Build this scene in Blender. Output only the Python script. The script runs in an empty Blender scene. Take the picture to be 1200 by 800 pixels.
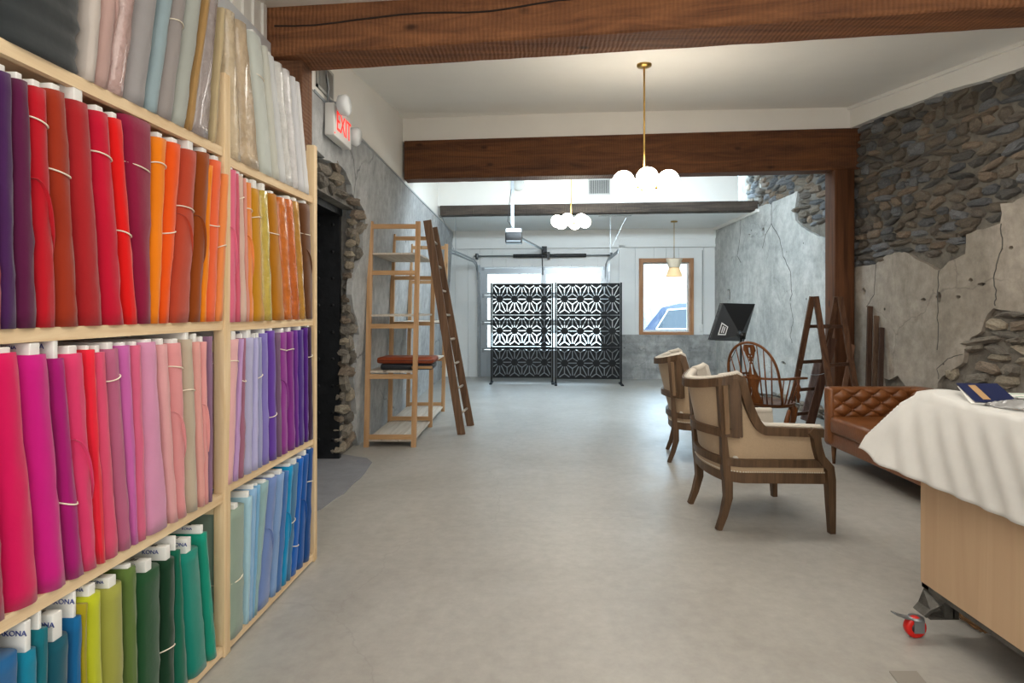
import bpy, bmesh, math, random
from mathutils import Vector, Matrix, noise
sc = bpy.context.scene
COL = sc.collection
R = math.radians
random.seed(7)

# ------------------------------------------------------------------ camera, world, lights, exposure
F_PX, CX, HY, H = 667.0, 618.0, 362.0, 1.37          # focal length (px), vanishing point, eye height (m)
cam = bpy.data.cameras.new('camera'); cam_o = bpy.data.objects.new('camera', cam); COL.objects.link(cam_o)
cam.sensor_width = 36; cam.lens = F_PX / 1200 * 36
cam.shift_x = (600 - CX) / 1200; cam.shift_y = -(400 - HY) / 1200
cam.clip_start = 0.05; cam.clip_end = 300
cam_o.location = (0, 0, H); cam_o.rotation_euler = (R(90), 0, 0)
sc.camera = cam_o
sc.view_settings.view_transform = 'Standard'; sc.view_settings.look = 'None'
sc.view_settings.gamma = 1; sc.view_settings.exposure = 0.15
try: sc.view_settings.use_curve_mapping = False
except Exception: pass

world = bpy.data.worlds.new('sky'); sc.world = world; world.use_nodes = True
wn = world.node_tree.nodes['Background']
wn.inputs[0].default_value = (0.62, 0.82, 1.0, 1); wn.inputs[1].default_value = 13.0

def area(name, loc, rot, sx, sy, power, col, portal=False):
    l = bpy.data.lights.new(name, 'AREA'); l.shape = 'RECTANGLE'; l.size = sx; l.size_y = sy
    l.energy = power; l.color = col
    o = bpy.data.objects.new(name, l); COL.objects.link(o); o.location = loc; o.rotation_euler = rot
    if portal: l.cycles.is_portal = True
    return o
area('garage_daylight_portal', (0.33, 11.7, 1.15), (R(-90), 0, 0), 2.6, 2.2, 1, (1, 1, 1), True)
area('window_daylight_portal', (2.75, 11.7, 1.6), (R(-90), 0, 0), 1.0, 1.4, 1, (1, 1, 1), True)
# added fill: unseen area lights behind the camera and over the front bay
area('front_fill', (0.6, -1.9, 1.9), (R(90), 0, 0), 4.4, 2.2, 98, (1.0, 0.96, 0.91))
area('front_bay_fill', (1.0, 0.6, 3.38), (0, 0, 0), 2.2, 1.6, 36, (1.0, 0.93, 0.83))

# added unseen fill for the middle and rear bays, up behind the beams
area('middle_bay_fill', (0.9, 3.95, 3.16), (R(-12), 0, 0), 3.6, 0.3, 42, (1.0, 0.95, 0.88))
area('rear_bay_fill', (1.1, 7.5, 3.62), (0, 0, 0), 2.4, 0.9, 40, (0.58, 0.80, 1.0))
area('beam_strip_fill', (1.0, 7.05, 3.05), (R(60), 0, R(-5)), 3.4, 0.12, 88, (0.74, 0.89, 1.0))

# ------------------------------------------------------------------ helpers
def s2l(c):
    c = c / 255
    return c / 12.92 if c <= 0.04045 else ((c + 0.055) / 1.055) ** 2.4
def hexc(h):
    h = h.lstrip('#'); return tuple(s2l(int(h[i:i + 2], 16)) for i in (0, 2, 4))
def W(px, py, Y): return Vector(((px - CX) * Y / F_PX, Y, H + (HY - py) * Y / F_PX))
def FL(px, py, z=0.0):
    Y = (H - z) * F_PX / (py - HY); return Vector(((px - CX) * Y / F_PX, Y, z))

_mats = {}
def mat(name, col, rough=0.6, metal=0.0, var=0.0, scale=8.0, bump=0.0, emit=0.0, spec=0.5, stretch=None, col2=None, detail=6, coat=0, bscale=None, sheen=0, rnd=0.0, trans=0):
    if name in _mats: return _mats[name]
    m = bpy.data.materials.new(name); m.use_nodes = True; nt = m.node_tree; N = nt.nodes; L = nt.links
    b = N['Principled BSDF']; c = hexc(col) if isinstance(col, str) else col
    b.inputs['Base Color'].default_value = (*c, 1); b.inputs['Roughness'].default_value = rough
    b.inputs['Metallic'].default_value = metal; b.inputs['Specular IOR Level'].default_value = spec
    if coat: b.inputs['Coat Weight'].default_value = coat
    if sheen: b.inputs['Sheen Weight'].default_value = sheen
    if trans: b.inputs['Transmission Weight'].default_value = trans
    tc = N.new('ShaderNodeTexCoord'); mp = N.new('ShaderNodeMapping'); L.new(tc.outputs['Object'], mp.inputs[0])
    if stretch: mp.inputs['Scale'].default_value = stretch
    out = None
    if var or col2:
        n = N.new('ShaderNodeTexNoise'); n.inputs['Scale'].default_value = scale; n.inputs['Detail'].default_value = detail
        n.inputs['Roughness'].default_value = 0.62
        L.new(mp.outputs[0], n.inputs['Vector'])
        r = N.new('ShaderNodeMapRange'); r.inputs[1].default_value = 0.32; r.inputs[2].default_value = 0.68
        L.new(n.outputs['Fac'], r.inputs[0])
        mx = N.new('ShaderNodeMix'); mx.data_type = 'RGBA'; L.new(r.outputs[0], mx.inputs['Factor'])
        c2 = hexc(col2) if col2 else tuple(x * (1 + var) for x in c); c1 = c if col2 else tuple(x * (1 - var) for x in c)
        mx.inputs['A'].default_value = (*c1, 1); mx.inputs['B'].default_value = (*c2, 1)
        out = mx.outputs['Result']
    if rnd:
        oi = N.new('ShaderNodeObjectInfo'); hs = N.new('ShaderNodeHueSaturation')
        mr = N.new('ShaderNodeMapRange'); mr.inputs[3].default_value = 1 - rnd; mr.inputs[4].default_value = 1 + rnd
        L.new(oi.outputs['Random'], mr.inputs[0]); L.new(mr.outputs[0], hs.inputs['Value'])
        if out: L.new(out, hs.inputs['Color'])
        else: hs.inputs['Color'].default_value = (*c, 1)
        out = hs.outputs['Color']
    if out: L.new(out, b.inputs['Base Color'])
    if bump:
        n2 = N.new('ShaderNodeTexNoise'); n2.inputs['Scale'].default_value = bscale or scale * 3; n2.inputs['Detail'].default_value = 5
        L.new(mp.outputs[0], n2.inputs['Vector'])
        bp = N.new('ShaderNodeBump'); bp.inputs['Strength'].default_value = bump; bp.inputs['Distance'].default_value = 0.02
        L.new(n2.outputs['Fac'], bp.inputs['Height']); L.new(bp.outputs[0], b.inputs['Normal'])
    if emit:
        b.inputs['Emission Color'].default_value = (*c, 1); b.inputs['Emission Strength'].default_value = emit
    _mats[name] = m
    return m

def wood(name, c1, c2, axis='x', rough=0.65, scale=1.0, bump=0.15, knots=False, saw=0.0, rnd=0.0):
    """procedural timber: grain stretched along one axis, optional knots and cross saw marks"""
    if name in _mats: return _mats[name]
    m = bpy.data.materials.new(name); m.use_nodes = True; nt = m.node_tree; N = nt.nodes; L = nt.links
    b = N['Principled BSDF']; b.inputs['Roughness'].default_value = rough; b.inputs['Specular IOR Level'].default_value = 0.3
    tc = N.new('ShaderNodeTexCoord'); mp = N.new('ShaderNodeMapping'); L.new(tc.outputs['Object'], mp.inputs[0])
    k = {'x': 0, 'y': 1, 'z': 2}[axis]; s = [14 * scale] * 3; s[k] = 0.9 * scale; mp.inputs['Scale'].default_value = s
    n = N.new('ShaderNodeTexNoise'); n.inputs['Scale'].default_value = 1.6; n.inputs['Detail'].default_value = 8
    n.inputs['Distortion'].default_value = 0.8; n.inputs['Roughness'].default_value = 0.65
    L.new(mp.outputs[0], n.inputs['Vector'])
    r = N.new('ShaderNodeMapRange'); r.inputs[1].default_value = 0.3; r.inputs[2].default_value = 0.7; L.new(n.outputs['Fac'], r.inputs[0])
    mx = N.new('ShaderNodeMix'); mx.data_type = 'RGBA'; L.new(r.outputs[0], mx.inputs['Factor'])
    mx.inputs['A'].default_value = (*hexc(c1), 1); mx.inputs['B'].default_value = (*hexc(c2), 1)
    out = mx.outputs['Result']; height = n.outputs['Fac']
    if knots:
        v = N.new('ShaderNodeTexVoronoi'); mp2 = N.new('ShaderNodeMapping'); s2 = [5.0] * 3; s2[k] = 2.2; mp2.inputs['Scale'].default_value = s2
        L.new(tc.outputs['Object'], mp2.inputs[0]); L.new(mp2.outputs[0], v.inputs['Vector']); v.inputs['Scale'].default_value = 1.0
        kr = N.new('ShaderNodeMapRange'); kr.inputs[1].default_value = 0.05; kr.inputs[2].default_value = 0.13; kr.inputs[3].default_value = 0.25; kr.inputs[4].default_value = 1
        L.new(v.outputs['Distance'], kr.inputs[0])
        mk = N.new('ShaderNodeMix'); mk.data_type = 'RGBA'; mk.blend_type = 'MULTIPLY'; mk.inputs['Factor'].default_value = 0.8
        L.new(out, mk.inputs['A']); L.new(kr.outputs[0], mk.inputs['B']); out = mk.outputs['Result']
    if rnd:
        oi = N.new('ShaderNodeObjectInfo'); hs = N.new('ShaderNodeHueSaturation')
        mr = N.new('ShaderNodeMapRange'); mr.inputs[3].default_value = 1 - rnd; mr.inputs[4].default_value = 1 + rnd
        L.new(oi.outputs['Random'], mr.inputs[0]); L.new(mr.outputs[0], hs.inputs['Value']); L.new(out, hs.inputs['Color']); out = hs.outputs['Color']
    if saw:
        wv = N.new('ShaderNodeTexWave'); wv.bands_direction = axis.upper(); wv.inputs['Scale'].default_value = 12; wv.inputs['Distortion'].default_value = 3.0
        wv.inputs['Detail'].default_value = 3; L.new(tc.outputs['Object'], wv.inputs['Vector'])
        ms = N.new('ShaderNodeMix'); ms.data_type = 'RGBA'; ms.blend_type = 'MULTIPLY'; ms.inputs['Factor'].default_value = saw
        L.new(out, ms.inputs['A']); L.new(wv.outputs['Color'], ms.inputs['B']); out = ms.outputs['Result']
        ad = N.new('ShaderNodeMath'); ad.operation = 'ADD'; L.new(n.outputs['Fac'], ad.inputs[0]); L.new(wv.outputs['Fac'], ad.inputs[1]); height = ad.outputs[0]
    L.new(out, b.inputs['Base Color'])
    bp = N.new('ShaderNodeBump'); bp.inputs['Strength'].default_value = bump; bp.inputs['Distance'].default_value = 0.01
    L.new(height, bp.inputs['Height']); L.new(bp.outputs[0], b.inputs['Normal'])
    _mats[name] = m
    return m

def plaster(name, base, light, dark, crack='#4a4a46', rough=0.85, crack_amt=0.7, stain=0.5, seed=0.0, cscale=0.9):
    """old wall plaster / cast concrete: three tones of mottling, pits and a web of wandering cracks"""
    m = bpy.data.materials.new(name); m.use_nodes = True; nt = m.node_tree; N = nt.nodes; L = nt.links
    b = N['Principled BSDF']; b.inputs['Roughness'].default_value = rough; b.inputs['Specular IOR Level'].default_value = 0.2
    tc = N.new('ShaderNodeTexCoord'); mp = N.new('ShaderNodeMapping'); mp.inputs['Location'].default_value = (seed, seed * 1.7, seed * 0.6)
    L.new(tc.outputs['Object'], mp.inputs[0])
    def noi(sc_, det, a, b_, vec=None, dist=0.0):
        n = N.new('ShaderNodeTexNoise'); n.inputs['Scale'].default_value = sc_; n.inputs['Detail'].default_value = det; n.inputs['Roughness'].default_value = 0.68
        n.inputs['Distortion'].default_value = dist
        L.new(vec or mp.outputs[0], n.inputs['Vector'])
        r = N.new('ShaderNodeMapRange'); r.inputs[1].default_value = a; r.inputs[2].default_value = b_; L.new(n.outputs['Fac'], r.inputs[0]); return r.outputs[0], n
    def mix(f, A, B, mode='MIX'):
        x = N.new('ShaderNodeMix'); x.data_type = 'RGBA'; x.blend_type = mode
        if isinstance(f, float): x.inputs['Factor'].default_value = f
        else: L.new(f, x.inputs['Factor'])
        for s_, v in (('A', A), ('B', B)):
            if isinstance(v, tuple): x.inputs[s_].default_value = (*v, 1)
            else: L.new(v, x.inputs[s_])
        return x.outputs['Result']
    f1, n1 = noi(1.3, 9, 0.38, 0.62, dist=0.6)
    out = mix(f1, hexc(base), hexc(light))
    mpv = N.new('ShaderNodeMapping'); mpv.inputs['Scale'].default_value = (3, 3, 0.5); L.new(mp.outputs[0], mpv.inputs[0])
    f2, n2 = noi(1.6, 8, 0.52, 0.72, mpv.outputs[0], 0.4)
    st = N.new('ShaderNodeMath'); st.operation = 'MULTIPLY'; st.inputs[1].default_value = stain; L.new(f2, st.inputs[0])
    out = mix(st.outputs[0], out, hexc(dark))
    f3, n3 = noi(9, 8, 0.30, 0.70)
    out = mix(0.22, out, f3, 'OVERLAY')
    # pits
    v = N.new('ShaderNodeTexVoronoi'); v.inputs['Scale'].default_value = 3.2; v.inputs['Randomness'].default_value = 1; L.new(mp.outputs[0], v.inputs['Vector'])
    pr = N.new('ShaderNodeMapRange'); pr.inputs[1].default_value = 0.035; pr.inputs[2].default_value = 0.06; pr.inputs[3].default_value = 1; pr.inputs[4].default_value = 0
    L.new(v.outputs['Distance'], pr.inputs[0]); out = mix(pr.outputs[0], out, hexc(crack))
    # cracks: edges of warped voronoi cells, shown only where a mask allows
    wn_ = N.new('ShaderNodeTexNoise'); wn_.inputs['Scale'].default_value = 2.5; wn_.inputs['Detail'].default_value = 8; L.new(mp.outputs[0], wn_.inputs['Vector'])
    va = N.new('ShaderNodeVectorMath'); va.operation = 'MULTIPLY_ADD'; va.inputs[1].default_value = (0.55, 0.55, 0.55)
    L.new(wn_.outputs['Color'], va.inputs[0]); L.new(mp.outputs[0], va.inputs[2])
    vc = N.new('ShaderNodeTexVoronoi'); vc.feature = 'DISTANCE_TO_EDGE'; vc.inputs['Scale'].default_value = cscale; L.new(va.outputs[0], vc.inputs['Vector'])
    cr = N.new('ShaderNodeMapRange'); cr.inputs[1].default_value = 0.002; cr.inputs[2].default_value = 0.009; cr.inputs[3].default_value = 1; cr.inputs[4].default_value = 0
    L.new(vc.outputs['Distance'], cr.inputs[0])
    fm, nm = noi(0.9, 2, 0.45, 0.55)
    mu = N.new('ShaderNodeMath'); mu.operation = 'MULTIPLY'; L.new(cr.outputs[0], mu.inputs[0]); L.new(fm, mu.inputs[1])
    mu2 = N.new('ShaderNodeMath'); mu2.operation = 'MULTIPLY'; mu2.inputs[1].default_value = crack_amt; L.new(mu.outputs[0], mu2.inputs[0])
    out = mix(mu2.outputs[0], out, hexc(crack))
    L.new(out, b.inputs['Base Color'])
    h = N.new('ShaderNodeMath'); h.operation = 'SUBTRACT'; L.new(n3.outputs['Fac'], h.inputs[0]); L.new(mu2.outputs[0], h.inputs[1])
    bp = N.new('ShaderNodeBump'); bp.inputs['Strength'].default_value = 0.45; bp.inputs['Distance'].default_value = 0.012
    L.new(h.outputs[0], bp.inputs['Height']); L.new(bp.outputs[0], b.inputs['Normal'])
    _mats[name] = m
    return m

class MB:
    def __init__(s): s.v = []; s.f = []; s.smooth = []
    def add(s, vs, fs, smooth=False):
        o = len(s.v); s.v += [tuple(v) for v in vs]; s.f += [tuple(i + o for i in f) for f in fs]; s.smooth += [smooth] * len(fs); return s
    def box(s, x0, x1, y0, y1, z0, z1):
        vs = [(x, y, z) for x in (x0, x1) for y in (y0, y1) for z in (z0, z1)]
        return s.add(vs, [(0, 1, 3, 2), (4, 6, 7, 5), (0, 4, 5, 1), (2, 3, 7, 6), (0, 2, 6, 4), (1, 5, 7, 3)])
    def cbox(s, c, d, M=None):
        vs = [Vector((x * d[0] / 2, y * d[1] / 2, z * d[2] / 2)) for x in (-1, 1) for y in (-1, 1) for z in (-1, 1)]
        if M: vs = [M @ v for v in vs]
        vs = [v + Vector(c) for v in vs]
        return s.add(vs, [(0, 1, 3, 2), (4, 6, 7, 5), (0, 4, 5, 1), (2, 3, 7, 6), (0, 2, 6, 4), (1, 5, 7, 3)])
    def bbox(s, x0, x1, y0, y1, z0, z1, r=0.01):
        """box with chamfered edges"""
        bm = bmesh.new(); bmesh.ops.create_cube(bm, size=1)
        for v in bm.verts: v.co = Vector(((x0 + x1) / 2 + v.co.x * (x1 - x0), (y0 + y1) / 2 + v.co.y * (y1 - y0), (z0 + z1) / 2 + v.co.z * (z1 - z0)))
        bmesh.ops.bevel(bm, geom=list(bm.edges), offset=r, segments=2, affect='EDGES', profile=0.6)
        bm.verts.ensure_lookup_table(); s.add([v.co[:] for v in bm.verts], [[v.index for v in f.verts] for f in bm.faces], True); bm.free(); return s
    def bar(s, a, b, w, t, up=(0, 0, 1)):
        a = Vector(a); b = Vector(b); d = (b - a).normalized(); u = Vector(up)
        if abs(d.dot(u)) > 0.98: u = Vector((1, 0, 0))
        sx = d.cross(u).normalized(); sy = sx.cross(d).normalized()
        vs = [p + sx * i * w / 2 + sy * j * t / 2 for p in (a, b) for i, j in ((-1, -1), (1, -1), (1, 1), (-1, 1))]
        return s.add(vs, [(0, 3, 2, 1), (4, 5, 6, 7), (0, 1, 5, 4), (1, 2, 6, 5), (2, 3, 7, 6), (3, 0, 4, 7)])
    def tube(s, pts, r, n=8, cap=True, closed=False):
        pts = [Vector(p) for p in pts]; rs = r if isinstance(r, (list, tuple)) else [r] * len(pts)
        vs = []; up = None
        for i, p in enumerate(pts):
            a = pts[i - 1] if (i > 0 or closed) else p; b = pts[(i + 1) % len(pts)] if (i < len(pts) - 1 or closed) else p
            d = (b - a).normalized()
            if up is None:
                up = Vector((0, 0, 1)) if abs(d.z) < 0.9 else Vector((1, 0, 0))
            sx = d.cross(up).normalized(); up = sx.cross(d).normalized()
            vs += [p + (sx * math.cos(k * 2 * math.pi / n) + up * math.sin(k * 2 * math.pi / n)) * rs[i] for k in range(n)]
        fs = []; m = len(pts)
        for i in range(m if closed else m - 1):
            for k in range(n):
                j = (i + 1) % m; fs.append((i * n + k, i * n + (k + 1) % n, j * n + (k + 1) % n, j * n + k))
        if cap and not closed: fs += [tuple(range(n - 1, -1, -1)), tuple(range((m - 1) * n, m * n))]
        return s.add(vs, fs, n > 4)
    def strip(s, pts, w, t, up=(0, 0, 1), ups=None):
        """rectangular section swept along a path; w across, t along up"""
        pts = [Vector(p) for p in pts]; vs = []; n = len(pts)
        for i, p in enumerate(pts):
            d = (pts[min(i + 1, n - 1)] - pts[max(i - 1, 0)]).normalized(); u = Vector(ups[i] if ups else up)
            sx = d.cross(u).normalized(); sy = sx.cross(d).normalized()
            ww = w[i] if isinstance(w, (list, tuple)) else w; tt = t[i] if isinstance(t, (list, tuple)) else t
            vs += [p + sx * a * ww / 2 + sy * b * tt / 2 for a, b in ((-1, -1), (1, -1), (1, 1), (-1, 1))]
        fs = [(0, 3, 2, 1), tuple(4 * (n - 1) + k for k in range(4))]
        for i in range(n - 1):
            for k in range(4): fs.append((4 * i + k, 4 * i + (k + 1) % 4, 4 * i + 4 + (k + 1) % 4, 4 * i + 4 + k))
        return s.add(vs, fs)
    def lathe(s, prof, c=(0, 0, 0), n=16, M=None, cap=True):
        vs = []
        for r, z in prof:
            for k in range(n):
                v = Vector((r * math.cos(2 * math.pi * k / n), r * math.sin(2 * math.pi * k / n), z))
                if M: v = M @ v
                vs.append(v + Vector(c))
        fs = []
        for i in range(len(prof) - 1):
            for k in range(n): fs.append((i * n + k, i * n + (k + 1) % n, (i + 1) * n + (k + 1) % n, (i + 1) * n + k))
        if cap: fs += [tuple(range(n - 1, -1, -1)), tuple((len(prof) - 1) * n + k for k in range(n))]
        return s.add(vs, fs, True)
    def sphere(s, c, r, n=20, m=12, sq=(1, 1, 1)):
        vs = [Vector(c) + Vector((0, 0, r * sq[2]))]
        for i in range(1, m):
            a = math.pi * i / m
            for k in range(n):
                b = 2 * math.pi * k / n
                vs.append(Vector(c) + Vector((r * sq[0] * math.sin(a) * math.cos(b), r * sq[1] * math.sin(a) * math.sin(b), r * sq[2] * math.cos(a))))
        vs.append(Vector(c) - Vector((0, 0, r * sq[2]))); fs = []
        for k in range(n): fs.append((0, 1 + k, 1 + (k + 1) % n)); fs.append((len(vs) - 1, 1 + (m - 2) * n + (k + 1) % n, 1 + (m - 2) * n + k))
        for i in range(m - 2):
            for k in range(n): a = 1 + i * n; fs.append((a + k, a + n + k, a + n + (k + 1) % n, a + (k + 1) % n))
        return s.add(vs, fs, True)
    def prism(s, poly, fn, d0, d1):
        """closed 2-D polygon poly -> fn(a, b, depth) at depths d0, d1"""
        n = len(poly); vs = [fn(a, b, d0) for a, b in poly] + [fn(a, b, d1) for a, b in poly]
        fs = [tuple(range(n)), tuple(range(2 * n - 1, n - 1, -1))] + [(i, n + i, n + (i + 1) % n, (i + 1) % n) for i in range(n)]
        return s.add(vs, fs)
    def grid(s, nu, nv, fn, smooth=True):
        vs = [fn(i / nu, j / nv) for j in range(nv + 1) for i in range(nu + 1)]
        fs = [(j * (nu + 1) + i, j * (nu + 1) + i + 1, (j + 1) * (nu + 1) + i + 1, (j + 1) * (nu + 1) + i) for j in range(nv) for i in range(nu)]
        return s.add(vs, fs, smooth)
    def mesh(s, name, m, fix=True):
        me = bpy.data.meshes.new(name); me.from_pydata(s.v, [], s.f); me.materials.append(m)
        me.polygons.foreach_set('use_smooth', s.smooth)
        if fix:
            bm = bmesh.new(); bm.from_mesh(me); bmesh.ops.recalc_face_normals(bm, faces=bm.faces); bm.to_mesh(me); bm.free()
        me.update(); return me
    def build(s, name, m, parent=None, **k):
        o = bpy.data.objects.new(name, s.mesh(name, m)); COL.objects.link(o)
        if parent: o.parent = parent
        tag(o, **k); return o

def tag(o, label=None, cat=None, group=None, kind=None):
    if label: o['label'] = label
    if cat: o['category'] = cat
    if group: o['group'] = group
    if kind: o['kind'] = kind
    return o
def thing(name, label, cat, loc=(0, 0, 0), rz=0, group=None):
    o = bpy.data.objects.new(name, None); COL.objects.link(o); o.location = loc; o.rotation_euler = (0, 0, rz)
    o.empty_display_size = 0.1
    return tag(o, label, cat, group)
def inst(name, me, parent, loc=(0, 0, 0), rot=(0, 0, 0), scale=(1, 1, 1)):
    o = bpy.data.objects.new(name, me); COL.objects.link(o); o.parent = parent; o.location = loc; o.rotation_euler = rot; o.scale = scale
    return o
def copy_tree(o, parent=None):
    c = o.copy(); COL.objects.link(c); c.parent = parent
    for ch in [x for x in bpy.data.objects if x.parent == o]: copy_tree(ch, c)
    return c
def text_mesh(txt, size, extrude=0.001):
    cu = bpy.data.curves.new('t', 'FONT'); cu.body = txt; cu.size = size; cu.extrude = extrude; cu.align_x = 'CENTER'; cu.align_y = 'CENTER'
    o = bpy.data.objects.new('t', cu); COL.objects.link(o)
    dg = bpy.context.evaluated_depsgraph_get(); dg.update()
    me = bpy.data.meshes.new_from_object(o.evaluated_get(dg)); bpy.data.objects.remove(o); bpy.data.curves.remove(cu)
    return me
def inpoly(p, poly):
    x, y = p; c = False; n = len(poly)
    for i in range(n):
        x1, y1 = poly[i]; x2, y2 = poly[i - 1]
        if (y1 > y) != (y2 > y) and x < (x2 - x1) * (y - y1) / (y2 - y1) + x1: c = not c
    return c
def ragged(poly, amp, step, seed=1, keep=()):
    """subdivide polygon edges and roughen them; edges whose index is in keep stay straight"""
    rr = random.Random(seed); out = []
    n = len(poly)
    for i in range(n):
        a = Vector(poly[i]); b = Vector(poly[(i + 1) % n]); L_ = (b - a).length; out.append(tuple(a))
        if i in keep: continue
        k = max(1, int(L_ / step)); nn = Vector((-(b - a).y, (b - a).x)).normalized()
        for j in range(1, k): out.append(tuple(a + (b - a) * (j + rr.uniform(-.25, .25)) / k + nn * rr.uniform(-amp, amp)))
    return out

# ------------------------------------------------------------------ materials
white = mat('white_paint', '#e9e7e1', 0.55, var=0.015, scale=3)
white_cool = mat('white_board_paint', '#e4e6e4', 0.5, var=0.02, scale=3)
m_alu = mat('brushed_aluminium', '#b4bcc2', 0.35, metal=0.6)
m_steel = mat('galvanised_steel', '#9aa0a4', 0.4, metal=0.8, var=0.1, scale=20)
m_black = mat('black_metal', '#101214', 0.45)
m_dsteel = mat('dark_steel_frame', '#23262a', 0.5, metal=0.4, var=0.3, scale=6, bump=0.2)
pine = wood('pine_x', '#d8b98c', '#ecd6b0', 'x', knots=True); pine_y = wood('pine_y', '#d6b488', '#efd9b4', 'y', knots=True); pine_z = wood('pine_z', '#d8b88a', '#eed7b2', 'z', knots=True)
m_glass = None
def glass_mat():
    m = bpy.data.materials.new('window_glass'); m.use_nodes = True; N = m.node_tree.nodes; L = m.node_tree.links
    for n in list(N):
        if n.type != 'OUTPUT_MATERIAL': N.remove(n)
    o = [n for n in N if n.type == 'OUTPUT_MATERIAL'][0]
    t = N.new('ShaderNodeBsdfTransparent'); t.inputs[0].default_value = (0.95, 0.975, 0.98, 1); g = N.new('ShaderNodeBsdfGlossy'); g.inputs['Roughness'].default_value = 0.02
    fr = N.new('ShaderNodeFresnel'); fr.inputs[0].default_value = 1.45; mx = N.new('ShaderNodeMixShader')
    L.new(fr.outputs[0], mx.inputs[0]); L.new(t.outputs[0], mx.inputs[1]); L.new(g.outputs[0], mx.inputs[2]); L.new(mx.outputs[0], o.inputs[0])
    return m
m_glass = glass_mat()
m_plR = plaster('tan_grey_plaster', '#8f887d', '#a9a196', '#6f6a62', crack='#3f3b36', seed=3.1, cscale=0.8, crack_amt=0.25, stain=0.4)
m_plB = plaster('pale_grey_plaster', '#a2a39f', '#bcbcb7', '#7d7f7b', crack='#5a5b58', seed=9.4, cscale=1.0, crack_amt=0.35, stain=0.45)
m_plL = plaster('grey_cast_concrete', '#9fa1a1', '#b6b8b8', '#6c6e70', crack='#56585a', seed=1.3, cscale=0.45, crack_amt=0.6, stain=0.45)
m_mortar = mat('lime_mortar', '#6f6a61', 0.9, var=0.35, scale=6, bump=0.8, bscale=25)
m_mortar2 = mat('grey_mortar', '#77746e', 0.9, var=0.35, scale=6, bump=0.8, bscale=25)

def floor_mat():
    m = bpy.data.materials.new('polished_concrete'); m.use_nodes = True; N = m.node_tree.nodes; L = m.node_tree.links; b = N['Principled BSDF']
    tc = N.new('ShaderNodeTexCoord')
    def noi(sc_, det, rgh=0.6, dist=0):
        n = N.new('ShaderNodeTexNoise'); n.inputs['Scale'].default_value = sc_; n.inputs['Detail'].default_value = det; n.inputs['Roughness'].default_value = rgh; n.inputs['Distortion'].default_value = dist
        L.new(tc.outputs['Object'], n.inputs['Vector']); return n
    n1 = noi(0.8, 8, 0.65, 0.6); r = N.new('ShaderNodeMapRange'); r.inputs[1].default_value = 0.35; r.inputs[2].default_value = 0.65; L.new(n1.outputs['Fac'], r.inputs[0])
    mx = N.new('ShaderNodeMix'); mx.data_type = 'RGBA'; L.new(r.outputs[0], mx.inputs['Factor'])
    mx.inputs['A'].default_value = (*hexc('#9a9790'), 1); mx.inputs['B'].default_value = (*hexc('#a9a7a1'), 1)
    n2 = noi(14, 6, 0.7); mo = N.new('ShaderNodeMix'); mo.data_type = 'RGBA'; mo.blend_type = 'OVERLAY'; mo.inputs['Factor'].default_value = 0.25
    L.new(mx.outputs['Result'], mo.inputs['A']); L.new(n2.outputs['Fac'], mo.inputs['B'])
    # hairline cracks
    wn_ = noi(1.4, 8); va = N.new('ShaderNodeVectorMath'); va.operation = 'MULTIPLY_ADD'; va.inputs[1].default_value = (0.5, 0.5, 0.5)
    L.new(wn_.outputs['Color'], va.inputs[0]); L.new(tc.outputs['Object'], va.inputs[2])
    vc = N.new('ShaderNodeTexVoronoi'); vc.feature = 'DISTANCE_TO_EDGE'; vc.inputs['Scale'].default_value = 0.45; L.new(va.outputs[0], vc.inputs['Vector'])
    cr = N.new('ShaderNodeMapRange'); cr.inputs[1].default_value = 0.0006; cr.inputs[2].default_value = 0.003; cr.inputs[3].default_value = 0.35; cr.inputs[4].default_value = 0
    L.new(vc.outputs['Distance'], cr.inputs[0])
    mc = N.new('ShaderNodeMix'); mc.data_type = 'RGBA'; L.new(cr.outputs[0], mc.inputs['Factor']); L.new(mo.outputs['Result'], mc.inputs['A']); mc.inputs['B'].default_value = (*hexc('#8d8a84'), 1)
    L.new(mc.outputs['Result'], b.inputs['Base Color'])
    n3 = noi(3, 6); rr = N.new('ShaderNodeMapRange'); rr.inputs[3].default_value = 0.28; rr.inputs[4].default_value = 0.50; L.new(n3.outputs['Fac'], rr.inputs[0]); L.new(rr.outputs[0], b.inputs['Roughness'])
    b.inputs['Specular IOR Level'].default_value = 0.45
    bp = N.new('ShaderNodeBump'); bp.inputs['Strength'].default_value = 0.06; bp.inputs['Distance'].default_value = 0.01; L.new(n2.outputs['Fac'], bp.inputs['Height']); L.new(bp.outputs[0], b.inputs['Normal'])
    return m

# ------------------------------------------------------------------ room shell
XR = 3.66                                             # plaster face of the right wall
TH = math.atan(0.082)                                 # the back wall stands slightly askew
def backY(x): return 11.42 - 0.082 * x
def XL(z): return -1.70 + 0.068 * z                   # left wall leans in a little
floor = MB().add([(-2.6, -2.2, 0), (4.1, -2.2, 0), (4.1, 11.6, 0), (-2.6, 11.8, 0), (-2.6, -2.2, -.1), (4.1, -2.2, -.1), (4.1, 11.6, -.1), (-2.6, 11.8, -.1)],
    [(0, 1, 2, 3), (7, 6, 5, 4), (0, 4, 5, 1), (1, 5, 6, 2), (2, 6, 7, 3), (3, 7, 4, 0)]).build('floor', floor_mat(), kind='structure', label='pale grey polished concrete floor with hairline cracks')
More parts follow.
